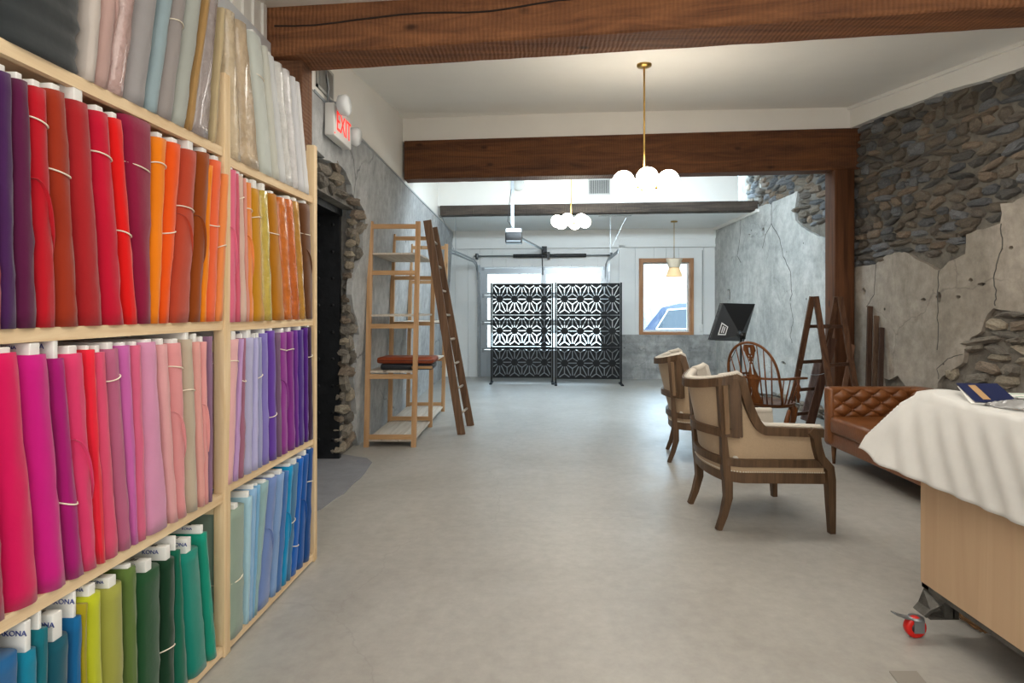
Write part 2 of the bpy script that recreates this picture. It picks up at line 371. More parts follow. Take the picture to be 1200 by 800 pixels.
# worn grey threshold patch by the steel door, small plate bottom right
tp = [FL(*p)[:2] for p in ((369, 531), (405, 533), (430, 537), (436, 542), (428, 554), (404, 578), (376, 597), (366, 600))]
MB().prism(ragged(tp, 0.01, 0.12, 4), lambda a, b, d: (a, b, d), 0.0, 0.006).build('floor_patch', mat('dark_screed', '#85868a', 0.7, var=0.12, scale=6, bump=0.2), floor, label='darker grey screed patch in front of the steel door')
tp = [FL(*p)[:2] for p in ((1042, 787), (1074, 787), (1090, 806), (1056, 806))]
MB().prism(tp, lambda a, b, d: (a, b, d), 0.0, 0.004).build('floor_plate', mat('grey_floor_plate', '#8a857c', 0.5), floor)

# ceilings
cz = lambda y: 3.62 + 0.14 * (y - 6.35)
ceil = MB()
ceil.add([(-1.9, 3.3, cz(3.3)), (4.1, 2.7, cz(2.7)), (4.1, 6.5, cz(6.5)), (-1.9, 7.1, cz(7.1)), (-1.9, 3.3, 4.1), (4.1, 2.7, 4.1), (4.1, 6.5, 4.1), (-1.9, 7.1, 4.1)],
         [(0, 1, 2, 3), (7, 6, 5, 4), (0, 4, 5, 1), (1, 5, 6, 2), (2, 6, 7, 3), (3, 7, 4, 0)])
ceil.box(-1.9, 4.1, -2.3, 3.35, 3.45, 3.6)
ceil.box(-1.9, 4.1, 6.3, 9.6, 3.66, 3.8)
ceil.build('ceiling', white, kind='structure', label='white plasterboard ceiling between the timber beams')
bc = MB(); bc.prism([(-1.9, 9.60), (3.9, 9.06), (3.9, 11.3), (-1.9, 11.8)], lambda a, b, d: (a, b, d), 2.945, 3.1)
bc.build('ceiling.001', white_cool, kind='structure', label='lower white ceiling over the garage door')

def slab_beam(name, yl, yr, xl, xr, z0, z1, th, m, label):
    """level timber between two points of the plan; yl/yr = front edge depth at the ends"""
    mb = MB(); N_ = 60; rr = random.Random(len(label)); vs = []
    for i in range(N_ + 1):
        t = i / N_; x = xl + (xr - xl) * t; y = yl + (yr - yl) * t; c = 0.010
        j = lambda: rr.uniform(-.0015, .0015)
        vs += [(x, y + c + j(), z0 + j()), (x, y + th - c + j(), z0 + j()), (x, y + th + j(), z0 + c), (x, y + th, z1 - c), (x, y + th - c, z1), (x, y + c, z1), (x, y + j(), z1 - c + j()), (x, y + j(), z0 + c + j())]
    fs = [tuple(range(8)), tuple(8 * N_ + k for k in range(7, -1, -1))]
    for i in range(N_):
        for k in range(8): fs.append((8 * i + k, 8 * i + 8 + k, 8 * i + 8 + (k + 1) % 8, 8 * i + (k + 1) % 8))
    mb.add(vs, fs)
    return mb.build(name, m, label=label, kind='structure')
m_beam1 = wood('rough_sawn_beam', '#5e3a25', '#94623e', 'x', 0.75, 0.55, 0.35, True, 0.12)
m_beam2 = wood('stained_beam', '#3f2413', '#7a4c2a', 'x', 0.6, 0.5, 0.3, True, 0.15)
m_beam3 = wood('grey_old_beam', '#2e2824', '#5d5248', 'x', 0.8, 0.6, 0.4, False, 0.1)
m_post = wood('stained_post', '#38200f', '#6d4428', 'z', 0.6, 0.5, 0.2, True, 0.0)
m_post1 = wood('rough_sawn_post', '#553826', '#80593e', 'z', 0.75, 0.55, 0.35, True, 0.1)
b1 = slab_beam('beam', 3.50, 2.76, -1.62, 3.68, 2.925, 3.50, 0.26, m_beam1, 'rough sawn brown beam nearest the camera, crossing above the fabric shelves')
b1['category'] = 'beam'
b2 = slab_beam('beam', 6.815, 6.31, -1.475, 3.80, 2.925, 3.385, 0.22, m_beam2, 'dark brown stained beam resting on the timber post')
b3 = slab_beam('beam', 9.47, 9.02, -1.455, 3.65, 2.93, 3.09, 0.2, m_beam3, 'thin dark grey brown beam near the garage door')
for b in (b1, b2, b3):
    b['category'] = 'beam'; del b['kind']
# a long drying crack in the near beam
ck = MB(); pts = []
for i in range(40):
    t = i / 39; x = -1.55 + 5.2 * t; y = 3.50 - 0.74 * (x + 1.62) / 5.3; pts.append((x, y - .0005, 3.10 + 0.05 * t + 0.03 * noise.noise(Vector((x * 2, 0, 0)))))
ck.strip(pts, 0.008, 0.009); ck.build('drying_crack', mat('crack_dark', '#1c100a', 0.9), b1)
tag(MB().bbox(3.42, 3.64, 6.33, 6.54, 0, 2.925, 0.008).build('timber_post', m_post), 'dark brown timber post standing against the stone wall under the middle beam', 'post')
tag(MB().bbox(-1.62, -1.405, 3.55, 3.72, 0, 2.925, 0.008).build('timber_post', m_post1), 'rough brown timber post behind the fabric shelves under the near beam', 'post')
# plasterboard faces above the middle and rear beams
def face_wall(yl, yr, z0, z1, xl, xr, label, d=0.09):
    return MB().prism([(xl, yl), (xr, yr), (xr, yr + d), (xl, yl + d)], lambda a, b, dd: (a, b, dd), z0, z1).build('wall_header', white, kind='structure', label=label)
face_wall(6.85, 6.345, 3.38, 3.75, -1.5, 3.66, 'white plasterboard strip above the middle beam')
hd = face_wall(9.53, 9.08, 3.085, 3.70, -1.5, 3.36, 'white panelled strip above the rear beam')
# raised panel battens on the rear header
for px in (668, 756, 884):
    x = (px - CX) * 9.3 / F_PX; y = 9.53 - 0.45 * (x + 1.5) / 4.86
    MB().box(x - .012, x + .012, y - .012, y - .002, 3.1, 3.66).build('batten', white, hd)
# bevel trims of the ceiling
tm = MB()
for (ya, yb) in ((2.8, 6.36),):
    tm.prism([(ya, cz(ya) - .03), (yb, cz(yb) - .03), (yb, cz(yb) + .01), (ya, cz(ya) + .01)], lambda a, b, d: (d, a, b), XR - .09, XR + .02)
tm.build('trim_1', white, kind='structure', label='white ceiling trim along the stone wall')
# plasterboard band over the stone of the right wall with scribed lower edge
pts = [(2.6, cz(2.6) - .20), (4.2, cz(4.2) - .19), (5.0, cz(5.0) - .17), (5.6, cz(5.6) - .20), (6.3, cz(6.3) - .22), (6.36, 3.38)]
rr = random.Random(2); low = []
for i in range(len(pts) - 1):
    for k in range(5):
        t = k / 5; low.append((pts[i][0] + (pts[i + 1][0] - pts[i][0]) * t, pts[i][1] + (pts[i + 1][1] - pts[i][1]) * t + rr.uniform(-.012, .012)))
MB().prism(low + [(6.36, 3.75), (2.6, cz(2.6) + .1)], lambda a, b, d: (d, a, b), XR - .06, XR + .03).build('trim_2', white, kind='structure', label='white board band cut to the stones under the ceiling')
tag(MB().prism([(8.98, 2.90), (11.3, 2.90), (11.3, 2.95), (8.98, 2.95)], lambda a, b, d: (d, a, b), XR - .05, XR + .02).build('trim_3', white, kind='structure'), 'white trim at the lower ceiling by the pale plaster')

# ---- stone pieces
stone_cols = ['#66686a', '#77797b', '#6b6256', '#80705f', '#706659', '#5c5a56', '#8a7b6a', '#6a6259']
stone_mats = [mat('field_stone_%d' % i, c, 0.85, var=0.28, scale=9, bump=0.7, bscale=30, rnd=0.22) for i, c in enumerate(stone_cols)]
pale_cols = ['#8f887c', '#a09684', '#7b766d', '#86796a']
pale_mats = [mat('lime_washed_stone_%d' % i, c, 0.9, var=0.3, scale=7, bump=0.8, bscale=24, rnd=0.18) for i, c in enumerate(pale_cols)]
def stone_mesh(rr, m):
    """unit stone: outline in the y-z plane, bulging towards -x; about 40 triangles"""
    n = rr.randint(6, 8); mb = MB(); ang = [2 * math.pi * (i + rr.uniform(-.3, .3)) / n for i in range(n)]
    p = 2.6 + rr.random() * 2
    out = []
    for a in ang:
        c, s_ = math.cos(a), math.sin(a); rad = 0.5 / ((abs(c) ** p + abs(s_) ** p) ** (1 / p)) * rr.uniform(.82, 1.06); out.append((rad * c, rad * s_))
    vs = [(0.35, a, b) for a, b in out] + [(-0.45 + rr.uniform(-.25, .25), a * .93, b * .90) for a, b in out] + [(-0.8 + rr.uniform(-.3, .3), a * .60 + rr.uniform(-.06, .06), b * .55 + rr.uniform(-.06, .06)) for a, b in out]
    vs.append((-0.95, rr.uniform(-.12, .12), rr.uniform(-.1, .1)))
    fs = []
    for i in range(n):
        j = (i + 1) % n; fs += [(i, j, n + j, n + i), (n + i, n + j, 2 * n + j, 2 * n + i), (2 * n + i, 2 * n + j, 3 * n)]
    mb.add(vs, fs); return mb.mesh('stone', m)
srr = random.Random(11)
stone_meshes = [stone_mesh(srr, stone_mats[i % 8]) for i in range(32)]
pale_meshes = [stone_mesh(srr, pale_mats[i % 4]) for i in range(16)]
def lay_stones(parent, X, y0, y1, z0, z1, test, meshes, sizes, depth, seed, sgn=1, lean=None, tilt=0.12, limit=300):
    rr = random.Random(seed); z = z0; cnt = 0; rest = []
    while z < z1:
        h = rr.uniform(sizes[2], sizes[3]); y = y0 - rr.random() * .2
        while y < y1:
            w = rr.uniform(sizes[0], sizes[1]) * (1.35 if h < (sizes[2] + sizes[3]) / 2 else 1.0)
            yc, zc = y + w / 2, z + h / 2 + 0.03 * noise.noise(Vector((y * 1.7, z, seed))) + rr.uniform(-.008, .008)
            if test((yc, zc)):
                hh = h * rr.uniform(.75, 1.22)
                if cnt < limit:
                    x = lean(zc) if lean else X
                    o = inst('stone', rr.choice(meshes), parent, (x, yc, zc), (rr.gauss(0, tilt * 1.3), rr.uniform(-.25, .25), rr.uniform(-.12, .12)), (sgn * depth * rr.uniform(.6, 1.35), w * .97, hh))
                    cnt += 1
            y += w + rr.uniform(-.01, .012)
        z += h * 0.94
    return cnt

def PY(px, py, X):                                     # a point of a wall plane x = X, as (y, z)
    Y = abs(X) * F_PX / abs(px - CX); return (Y, H + (HY - py) * Y / F_PX)

# ---- right wall, near section: rubble with a plaster coat that has fallen away
wall_r = MB()
wall_r.grid(130, 90, lambda u, v: (XR + .040 + 0.014 * noise.noise(Vector((u * 9, v * 7, 3))) + .012 * noise.noise(Vector((u * 60, v * 50, 3))), -2.3 + 8.85 * u, 3.72 * v))
wall_r.add([(4.1, -2.3, 0), (4.1, 6.55, 0), (4.1, 6.55, 3.7), (4.1, -2.3, 3.7)], [(0, 1, 2, 3)])
wall_r = wall_r.build('wall_right', m_mortar, kind='structure', label='rubble stone wall with torn plaster behind the sofa')
up = [PY(px, py, XR) for px, py in ((1007, 312), (1013, 311), (1026, 310), (1037, 300), (1048, 296), (1060, 295.5), (1069, 300), (1078, 306), (1089, 311), (1100.6, 317), (1112, 306), (1122, 302), (1131, 297.5), (1132, 286), (1132, 274.5), (1145, 269), (1160, 266), (1172, 261.6), (1174, 250), (1172, 238.6), (1186, 238), (1200, 230))]
low = [PY(px, py, XR) for px, py in ((1215, 372), (1204, 376), (1196, 366), (1188, 372), (1184, 364), (1173, 363), (1164, 361), (1157, 368), (1153, 377), (1150, 388), (1138, 395), (1130, 410), (1128, 425), (1112, 437), (1104, 441), (1099, 448), (1098, 460))]
yfar = 6.55
plast = [(yfar, up[0][1])] + up + [(4.05, 2.02), (3.6, 2.25), (3.2, 2.1), (2.6, 2.3), (-2.3, 2.2), (-2.3, 1.1), (2.5, 1.15), (3.3, 1.32), (3.9, 1.33)] + low + [(low[-1][0] + .02, 0), (yfar, 0)]
n_ = len(plast)
pr = ragged(plast, 0.008, 0.05, 5, keep=(n_ - 1, n_ - 2, n_ - 3))
def fill_prism(poly, X0, X1, name, m, parent, holes=(), bump=0.004, lean=None, **k):
    """plaster coat: filled polygon (with holes) between two x planes"""
    bm = bmesh.new(); loops = [poly] + list(holes); edges = []
    for lp in loops:
        vs = [bm.verts.new((X0, a, b)) for a, b in lp]
        edges += [bm.edges.new((vs[i], vs[(i + 1) % len(vs)])) for i in range(len(vs))]
    bmesh.ops.triangle_fill(bm, edges=edges, use_beauty=True)
    if holes:
        for f in list(bm.faces):
            c = f.calc_center_median()
            if any(inpoly((c.y, c.z), hp) for hp in holes): bm.faces.remove(f)
    ex = bmesh.ops.extrude_face_region(bm, geom=list(bm.faces))
    for v in [g for g in ex['geom'] if isinstance(g, bmesh.types.BMVert)]: v.co.x = X1
    if lean:
        for v in bm.verts: v.co.x += lean(v.co.z)
    bmesh.ops.recalc_face_normals(bm, faces=bm.faces)
    me = bpy.data.meshes.new(name); bm.to_mesh(me); bm.free(); me.materials.append(m)
    o = bpy.data.objects.new(name, me); COL.objects.link(o); o.parent = parent; tag(o, **k); return o
def hole(px, py, rx, ry, X, seed):
    rr = random.Random(seed); c = PY(px, py, X); s_ = c[0] / F_PX; n = 11
    return [(c[0] + rx * s_ * 2.2 * math.cos(t) * rr.uniform(.7, 1.2), c[1] + ry * s_ * math.sin(t) * rr.uniform(.7, 1.2)) for t in [2 * math.pi * i / n for i in range(n)]]
small = [PY(px, py, XR) for px, py in ((1033, 442), (1042, 445), (1052, 440), (1061, 452), (1060, 463), (1036, 463))]
hs = [small, hole(1012, 341, 2.0, 4, XR, 1), hole(1100, 348, 2.0, 7, XR, 2), hole(1137, 328, 1.6, 2.6, XR, 3), hole(1150, 333, 3.4, 2.0, XR, 4), hole(1123, 348, 1.6, 2, XR, 5), hole(1082, 351, 2.0, 2, XR, 6), hole(1185, 290, 1.6, 2.4, XR, 7), hole(1174, 292, 1, 2, XR, 8)]
fill_prism(pr, XR, XR + .07, 'plaster_coat', m_plR, wall_r, hs, label='tan grey plaster coat with ragged torn edges')
up_z = lambda y: True
def test_up(p):
    return 3.6 < p[0] < 6.5 and p[1] < cz(p[0]) - .16 and p[1] > 1.85 and not inpoly(p, plast)
n1 = lay_stones(wall_r, XR + .035, 3.55, 6.5, 1.85, 3.6, test_up, stone_meshes, (.12, .28, .05, .115), .042, 21, tilt=.10)
def test_lo(p): return 3.75 < p[0] < 5.6 and 0.72 < p[1] < 1.42 and not inpoly(p, plast)
n2 = lay_stones(wall_r, XR + .04, 3.6, 5.6, 0.74, 1.42, test_lo, pale_meshes, (.16, .34, .055, .12), .05, 22, tilt=.12, limit=max(0, 300 - n1))
print('stones right', n1, n2)

# ---- right wall, rear section
XB = XR
wall_rb = MB().grid(40, 40, lambda u, v: (XB + .036 + 0.015 * noise.noise(Vector((u * 9, v * 9, 8))), 6.5 + 5.0 * u, 3.7 * v)).build('wall_right', m_mortar, kind='structure', label='pale plastered rear part of the right wall')
upb = [PY(px, py, XB) for px, py in ((838, 268), (850, 263), (875, 248.5), (890, 242), (905, 237), (920, 231), (934.5, 224), (933, 235), (931, 247), (932, 258), (938, 265), (946, 270), (952, 273), (960, 277), (969, 279))]
plb = [(11.3, upb[0][1])] + upb + [(6.5, upb[-1][1]), (6.5, 0.1), (7.3, 0.06), (8.2, 0.12), (9.5, 0.0), (11.3, 0)]
nb = len(plb)
hb = [hole(858, 303, 1.2, 3, XB, 11), hole(894, 271, 2.0, 4.5, XB, 12), hole(854, 345, 2.6, 8.5, XB, 13), hole(878, 276, 1.6, 2.2, XB, 14), hole(882, 277, 1.2, 2, XB, 15), hole(918, 425, 3, 2, XB, 16)]
cr_ = lambda ps, w=0.9: None
fill_prism(ragged(plb, 0.006, 0.06, 8, keep=(nb - 1, nb - 2, nb - 6)), XB, XB + .07, 'plaster_coat', m_plB, wall_rb, hb, label='pale grey cracked plaster coat')
def crack_line(pxs, X, parent, w=0.012, m=None, lean=None, sgn=-1, mname='crack_grey'):
    """an open crack built as a thin strip of dark grey flush with the plaster"""
    mb = MB(); P = []
    for i in range(len(pxs) - 1):
        a = PY(*pxs[i], X); b = PY(*pxs[i + 1], X)
        for k in range(4):
            t = k / 4; y = a[0] + (b[0] - a[0]) * t; z = a[1] + (b[1] - a[1]) * t
            P.append((X + sgn * .0008, y + random.uniform(-.012, .012), z))
    mb.strip(P, w * 1.0, 0.002, up=(1, 0, 0)); mb.build('crack', mat(mname, '#4d4c48', 0.9), parent)
crack_line([(904, 236), (904, 262), (897, 275), (892, 296)], XB, wall_rb)
crack_line([(904, 262), (914, 280), (918, 300), (926, 318), (928, 345), (925, 355)], XB, wall_rb)
crack_line([(868, 257), (867, 280), (864, 300), (870, 310)], XB, wall_rb)
crack_line([(926, 355), (930, 375), (926, 392), (929, 405)], XB, wall_rb, .008)
crack_line([(1172, 262), (1176, 285), (1168, 310), (1165, 330), (1168, 350), (1165, 361)], XR, wall_r, .009)
crack_line([(1100, 317), (1098, 350), (1099, 380), (1099, 420)], XR, wall_r, .008)
crack_line([(1026, 310), (1025, 345), (1012, 364)], XR, wall_r, .006)
crack_line([(1128, 415), (1110, 420), (1098, 432), (1100, 448)], XR, wall_r, .006)
def test_b(p): return 6.56 < p[0] < 9.6 and p[1] < 3.62 and p[1] > 2.4 and not inpoly(p, plb)
print('stones rear', lay_stones(wall_rb, XB + .035, 6.5, 9.6, 2.45, 3.6, test_b, stone_meshes, (.13, .30, .06, .12), .05, 31))
def test_base(p): return not inpoly(p, plb)
lay_stones(wall_rb, XB + .03, 6.55, 8.5, 0.0, 0.10, lambda p: True, pale_meshes, (.12, .25, .07, .10), .07, 33)

# ---- left wall
wl = MB()
def lean_quadbox(mb, y0, y1, z0, z1, th=0.25, off=0.0):
    vs = []
    for y in (y0, y1):
        for z in (z0, z1): vs += [(XL(z) + off, y, z), (XL(z) + off - th, y, z)]
    mb.add(vs, [(0, 2, 3, 1), (4, 5, 7, 6), (0, 1, 5, 4), (2, 6, 7, 3), (0, 4, 6, 2), (1, 3, 7, 5)])
# rough core around the doorway, then the cast concrete skin with its broken edge
DY0, DY1, DZ = 3.85, 5.22, 2.22
lean_quadbox(wl, 3.6, DY0, 0, 2.92, off=-.05); lean_quadbox(wl, DY0, DY1, DZ + .06, 2.92, off=-.05); lean_quadbox(wl, DY1 + .03, 6.3, 0, 2.92, off=-.05)
lean_quadbox(wl, 6.3, 11.6, 0, 2.92, off=-.02)
wall_l = wl.build('wall_left', m_mortar2, kind='structure', label='grey cast concrete left wall broken open around the steel door')
ed = [(378, 186), (386, 188), (394, 191), (400, 195), (405, 201), (408, 209), (412, 217), (413, 227), (418, 235), (423, 240), (427, 246.5), (428, 256), (428, 264.5), (425, 275), (425.6, 298), (418, 314), (413, 330), (412, 345), (414, 360), (419, 378), (421, 392), (416, 410), (418, 425), (414, 445), (416, 465), (418, 485), (416, 505), (420, 522)]
def PL(px, py):
    X = -1.62
    for _ in range(6):
        Y, Z = PY(px, py, X); X = XL(Z)
    return (Y, Z)
edw = [PL(*p) for p in ed]
conc = [(3.6, 2.90), (3.6, edw[0][1] + .05), (4.3, edw[0][1] + .02)] + edw + [(edw[-1][0], 0.0), (11.58, 0.0), (11.58, 2.90)]
nc = len(conc)
coat = fill_prism(ragged(conc, 0.008, 0.06, 12, keep=(0, nc - 1, nc - 2, nc - 3, nc - 4)), 0.0, -.05, 'concrete_skin', m_plL, wall_l, lean=XL, label='smooth grey concrete skin with vertical stains')
ntri = sum(1 for _ in coat.data.polygons)
def test_l(p): return p[0] > DY1 + .01 and p[0] < 6.2 and p[1] < 2.75 and not inpoly(p, conc) or (p[1] > DZ + .07 and p[0] > 4.0 and p[0] < 6 and not inpoly(p, conc))
print('stones left', lay_stones(wall_l, 0, 4.0, 6.3, 0.04, 2.8, test_l, pale_meshes, (.14, .28, .08, .16), .045, 41, sgn=-1, lean=lambda z: XL(z) - .035, tilt=.2))
# reveal of the doorway: broken stone end
rv = MB(); rv.grid(5, 36, lambda u, v: (XL(2.3 * v) - .02 - .10 * u, DY1 + 0.02 + .018 * noise.noise(Vector((u * 3, v * 18, 2))), 2.3 * v), False)
rv.build('reveal', m_mortar2, wall_l)
for i in range(22):
    z = .07 + i * .1; rr = random.Random(i)
    inst('stone', rr.choice(pale_meshes), wall_l, (XL(z) - .06, DY1 + .01, z), (0, rr.uniform(-.2, .2), math.pi / 2 + rr.uniform(-.2, .2)), (.05, .10, .09 * rr.uniform(.8, 1.1)))
# upper plasterboard of the left wall
MB().box(-1.72, -1.50, 3.75, 11.6, 2.905, 3.95).build('wall_left', white, kind='structure', label='white plasterboard above the concrete on the left')
MB().box(-1.51, -1.493, 4.0, 11.5, 2.895, 2.915).build('trim_4', m_alu, kind='structure', label='grey metal edge strip between concrete and plasterboard')
# near bay of the left wall with batten boarding
wn0 = MB().box(-1.85, -1.60, -2.3, 3.62, 0, 3.5).build('wall_left', white, kind='structure', label='white boarded wall behind the fabric shelves')
MB().box(-1.60, -1.575, -2.3, 3.50, 2.86, 3.0).build('rail', mat('grey_white_paint', '#d2d5d8', .5), wn0)
for i in range(26):
    y = 3.44 - i * 0.12
    MB().box(-1.60, -1.585, y - .02, y + .02, 3.0, 3.45).build('batten', white, wn0)
# closing walls behind the camera
MB().box(-1.9, 4.1, -2.4, -2.25, 0, 3.6).build('wall_front', white, kind='structure', label='wall behind the camera')

# steel door frame and door
sd = thing('door_1', 'black riveted steel door frame in the broken concrete wall', 'door', (0, 0, 0)); del sd['category']; sd['kind'] = 'structure'
xf = XL(1.1) - .09
MB().box(xf - .26, xf, DY1 - .03, DY1 + .02, 0, DZ + .05).build('door_jamb', m_dsteel, sd)
MB().box(xf - .26, xf, DY0 - .02, DY0 + .03, 0, DZ + .05).build('door_jamb', m_dsteel, sd)
MB().box(xf - .26, xf + .02, DY0, DY1, DZ, DZ + .06).build('lintel', m_dsteel, sd)
dl = MB().box(xf - .26, xf - .22, DY0 + .03, DY1 - .03, 0.01, DZ).build('door_leaf', mat('black_door', '#15171a', .4, var=.3, scale=4), sd)
MB().box(xf - .22, xf - .19, DY1 - .16, DY1 - .10, 0.01, DZ).build('door_channel', m_dsteel, sd)
rvt = MB().lathe([(.016, 0), (.016, .006), (.008, .012)], n=8).mesh('rivet', m_dsteel)
for i in range(9): inst('rivet', rvt, sd, (xf - .06, DY1 - .031, .18 + i * .245), (R(90), 0, 0))
for i in range(9): inst('rivet', rvt, sd, (xf - .19, DY1 - .031, .18 + i * .245), (R(90), 0, 0))

# ---- back wall
bw = thing('wall_back', 'white boarded back wall with concrete base', 'wall', (0, 11.42, 0), -TH); del bw['category']; bw['kind'] = 'structure'
def BK(px, py):                                        # pixel -> (u, z) on the back wall
    t = (px - CX) / F_PX; Y = 11.42 / (1 + 0.082 * t); return (t * Y / math.cos(TH), H + (HY - py) * Y / F_PX)
gx0 = BK(563, 400)[0]; gx1 = BK(712, 400)[0]; gz = BK(640, 313)[1]
wx0 = BK(752, 340)[0]; wx1 = BK(809, 340)[0]; wz0 = BK(780, 390)[1]; wz1 = BK(780, 306)[1]
core = MB()
core.box(-1.8, gx0, .02, .22, 0, 3.05); core.box(gx0, gx1, .02, .22, gz, 3.05); core.box(gx1, wx0, .02, .22, 0, 3.05)
core.box(wx0, wx1, .02, .22, 0, wz0); core.box(wx0, wx1, .02, .22, wz1, 3.05); core.box(wx1, 4.0, .02, .22, 0, 3.05)
core.build('wall_core', white_cool, bw)
fz = BK(640, 291)[1]; cz0 = BK(780, 392)[1]
def boards(x0, x1, z0, z1, wdt=.262):
    x = x0
    while x < x1 - .02:
        e = min(x + wdt - .006, x1); MB().box(x, e, -.004, .02, z0, z1).build('board', white_cool, bw); x += wdt
boards(-1.72, gx0 - .01, 0.0, fz)
boards(gx0, gx1, gz + .01, fz)
boards(gx1 + .02, wx0 - .0, cz0, fz); boards(wx0, wx1, wz1, fz, .24); boards(wx0, wx1, cz0, wz0, .24); boards(wx1, 3.75, cz0, fz)
MB().box(-1.7, 3.8, -.035, .02, fz, 2.80).build('frieze', white_cool, bw)
MB().box(-1.7, 3.8, -.05, .02, fz, fz + .05).build('frieze', white_cool, bw)
MB().box(gx1 + .2, 3.8, -.06, .02, fz + .17, 2.95).build('frieze', white_cool, bw)
MB().box(gx1 + .22, gx1 + .34, -.05, .02, cz0, 2.93).build('casing', white_cool, bw)
# concrete base under the window
m_base = plaster('board_marked_concrete', '#8b8c8a', '#a5a5a2', '#5d5f60', crack='#4a4a4a', seed=14, cscale=1.6, crack_amt=.5, stain=.7)
mbb = MB().grid(60, 16, lambda u, v: (gx1 + .06 + (3.75 - gx1 - .06) * u, -.06 + .02 * noise.noise(Vector((u * 14, v * 5, 0))) - .012 * (int(v * 5) % 2), cz0 * v), False)
mbb.box(gx1 + .06, 3.75, -.035, .02, 0, cz0); mbb.build('concrete_base', m_base, bw)
MB().box(3.45, 3.76, -.05, .03, 0, cz0 + .01).build('pier', m_base, bw)
for px, pz in ((823, 293),):
    u, z = BK(px, pz); MB().tube([(u, -.012, z), (u, -.012, BK(823, 380)[1])], .006, 6).build('cable', mat('grey_cable', '#8a8c8c', .5), bw)
    MB().bbox(u - .05, u + .0, -.03, 0, BK(0, 386)[1], BK(0, 378)[1], .004).build('outlet', white_cool, bw)

# window with timber frame
m_wf = wood('window_oak', '#8f5f3c', '#c0926a', 'z', .5)
win = thing('window_1', 'square window in a brown timber frame with a car outside', 'window', (0, 11.42, 0), -TH); del win['category']; win['kind'] = 'structure'
t = .055
MB().box(wx0 - t, wx0 + .02, -.05, .16, wz0 - t, wz1 + t).build('frame_side', m_wf, win); MB().box(wx1 - .02, wx1 + t, -.05, .16, wz0 - t, wz1 + t).build('frame_side', m_wf, win)
MB().box(wx0 + .02, wx1 - .02, -.05, .16, wz1 - .02, wz1 + t).build('frame_head', wood('window_oak_x', '#8f5f3c', '#c0926a', 'x', .5), win); MB().box(wx0 + .02, wx1 - .02, -.05, .16, wz0 - t, wz0 + .02).build('frame_sill', _mats['window_oak_x'], win)
s_ = MB(); s_.box(wx0 + .02, wx0 + .05, .08, .12, wz0 + .02, wz1 - .02); s_.box(wx1 - .05, wx1 - .02, .08, .12, wz0 + .02, wz1 - .02); s_.box(wx0 + .05, wx1 - .05, .08, .12, wz1 - .05, wz1 - .02); s_.box(wx0 + .05, wx1 - .05, .08, .12, wz0 + .02, wz0 + .05)
s_.build('sash', white_cool, win)
MB().box(wx0 + .05, wx1 - .05, .097, .103, wz0 + .05, wz1 - .05).build('pane', m_glass, win)

# garage door
gd = thing('door_2', 'glazed aluminium sectional garage door behind the black screens', 'door', (0, 11.42, 0), -TH); del gd['category']; gd['kind'] = 'structure'
gw = gx1 - gx0; sh = gz / 4
for i in range(4):
    z0 = i * sh; z1 = z0 + sh - .008; xm = (gx0 + gx1) / 2; st_ = .13
    f = MB(); f.box(gx0, gx0 + st_, .06, .11, z0, z1); f.box(gx1 - st_, gx1, .06, .11, z0, z1); f.box(xm - .05, xm + .05, .06, .11, z0, z1)
    rb, rt = (.05, .05) if i < 3 else (.05, .12)
    f.box(gx0, gx1, .061, .109, z0, z0 + rb); f.box(gx0, gx1, .061, .109, z1 - rt, z1)
    fo = f.build('door_section', m_alu, gd)
    for a, b in ((gx0 + st_, xm - .05), (xm + .05, gx1 - st_)):
        if i: MB().box(a, b, .082, .088, z0 + rb, z1 - rt).build('pane', m_glass, fo)
        else: MB().box(a, b, .075, .09, z0 + rb, z1 - rt).build('solid_panel', m_alu, fo)
    for xh in (gx0 + .02, gx1 - .08, xm - .02):
        MB().box(xh, xh + .05, .045, .06, z1 - .05, z1 + .03).build('hinge', m_steel, fo)
fr_ = MB(); fr_.box(gx0 - .05, gx0, -.02, .12, 0, gz + .05); fr_.box(gx1, gx1 + .05, -.02, .12, 0, gz + .05); fr_.box(gx0, gx1, -.0, .12, gz, gz + .05)
fr_.build('door_frame', m_alu, gd)
tr = MB(); tr.box(gx0 - .045, gx0 + .0, -.09, -.03, 0.02, gz - .1); tr.box(gx1, gx1 + .045, -.09, -.03, 0.02, gz - .1)
tr.build('vertical_track', m_steel, gd)
# spring shaft
shz = BK(640, 300)[1]
ga = thing('door_spring_shaft', 'steel torsion shaft with black springs above the garage door', 'garage hardware', (0, 11.42, 0), -TH)
MB().tube([(gx0 - .12, -.09, shz), (gx1 + .12, -.09, shz)], .014, 8).build('shaft', m_steel, ga)
u0 = BK(602, 300)[0]; u1 = BK(687, 300)[0]; um = BK(643, 300)[0]
for a, b in ((u0, um - .03), (um + .03, u1)):
    sp = MB(); n = 22; sp.lathe([(.034 + (.004 if k % 2 else 0), (b - a) * k / 44) for k in range(45)], (a, -.09, shz), 12, Matrix.Rotation(R(90), 3, 'Y')); sp.build('spring', m_black, ga)
MB().box(um - .025, um + .025, -.14, 0, shz - .07, shz + .07).build('bearing_bracket', m_black, ga)
for u in (gx0 - .06, gx1 + .06):
    MB().box(u - .02, u + .02, -.13, 0, shz - .06, shz + .05).build('end_bracket', m_dsteel, ga)
    MB().lathe([(.03, 0), (.055, .004), (.055, .03), (.03, .034)], (u, -.09, shz), 14, Matrix.Rotation(R(90), 3, 'Y')).build('cable_drum', m_steel, ga)
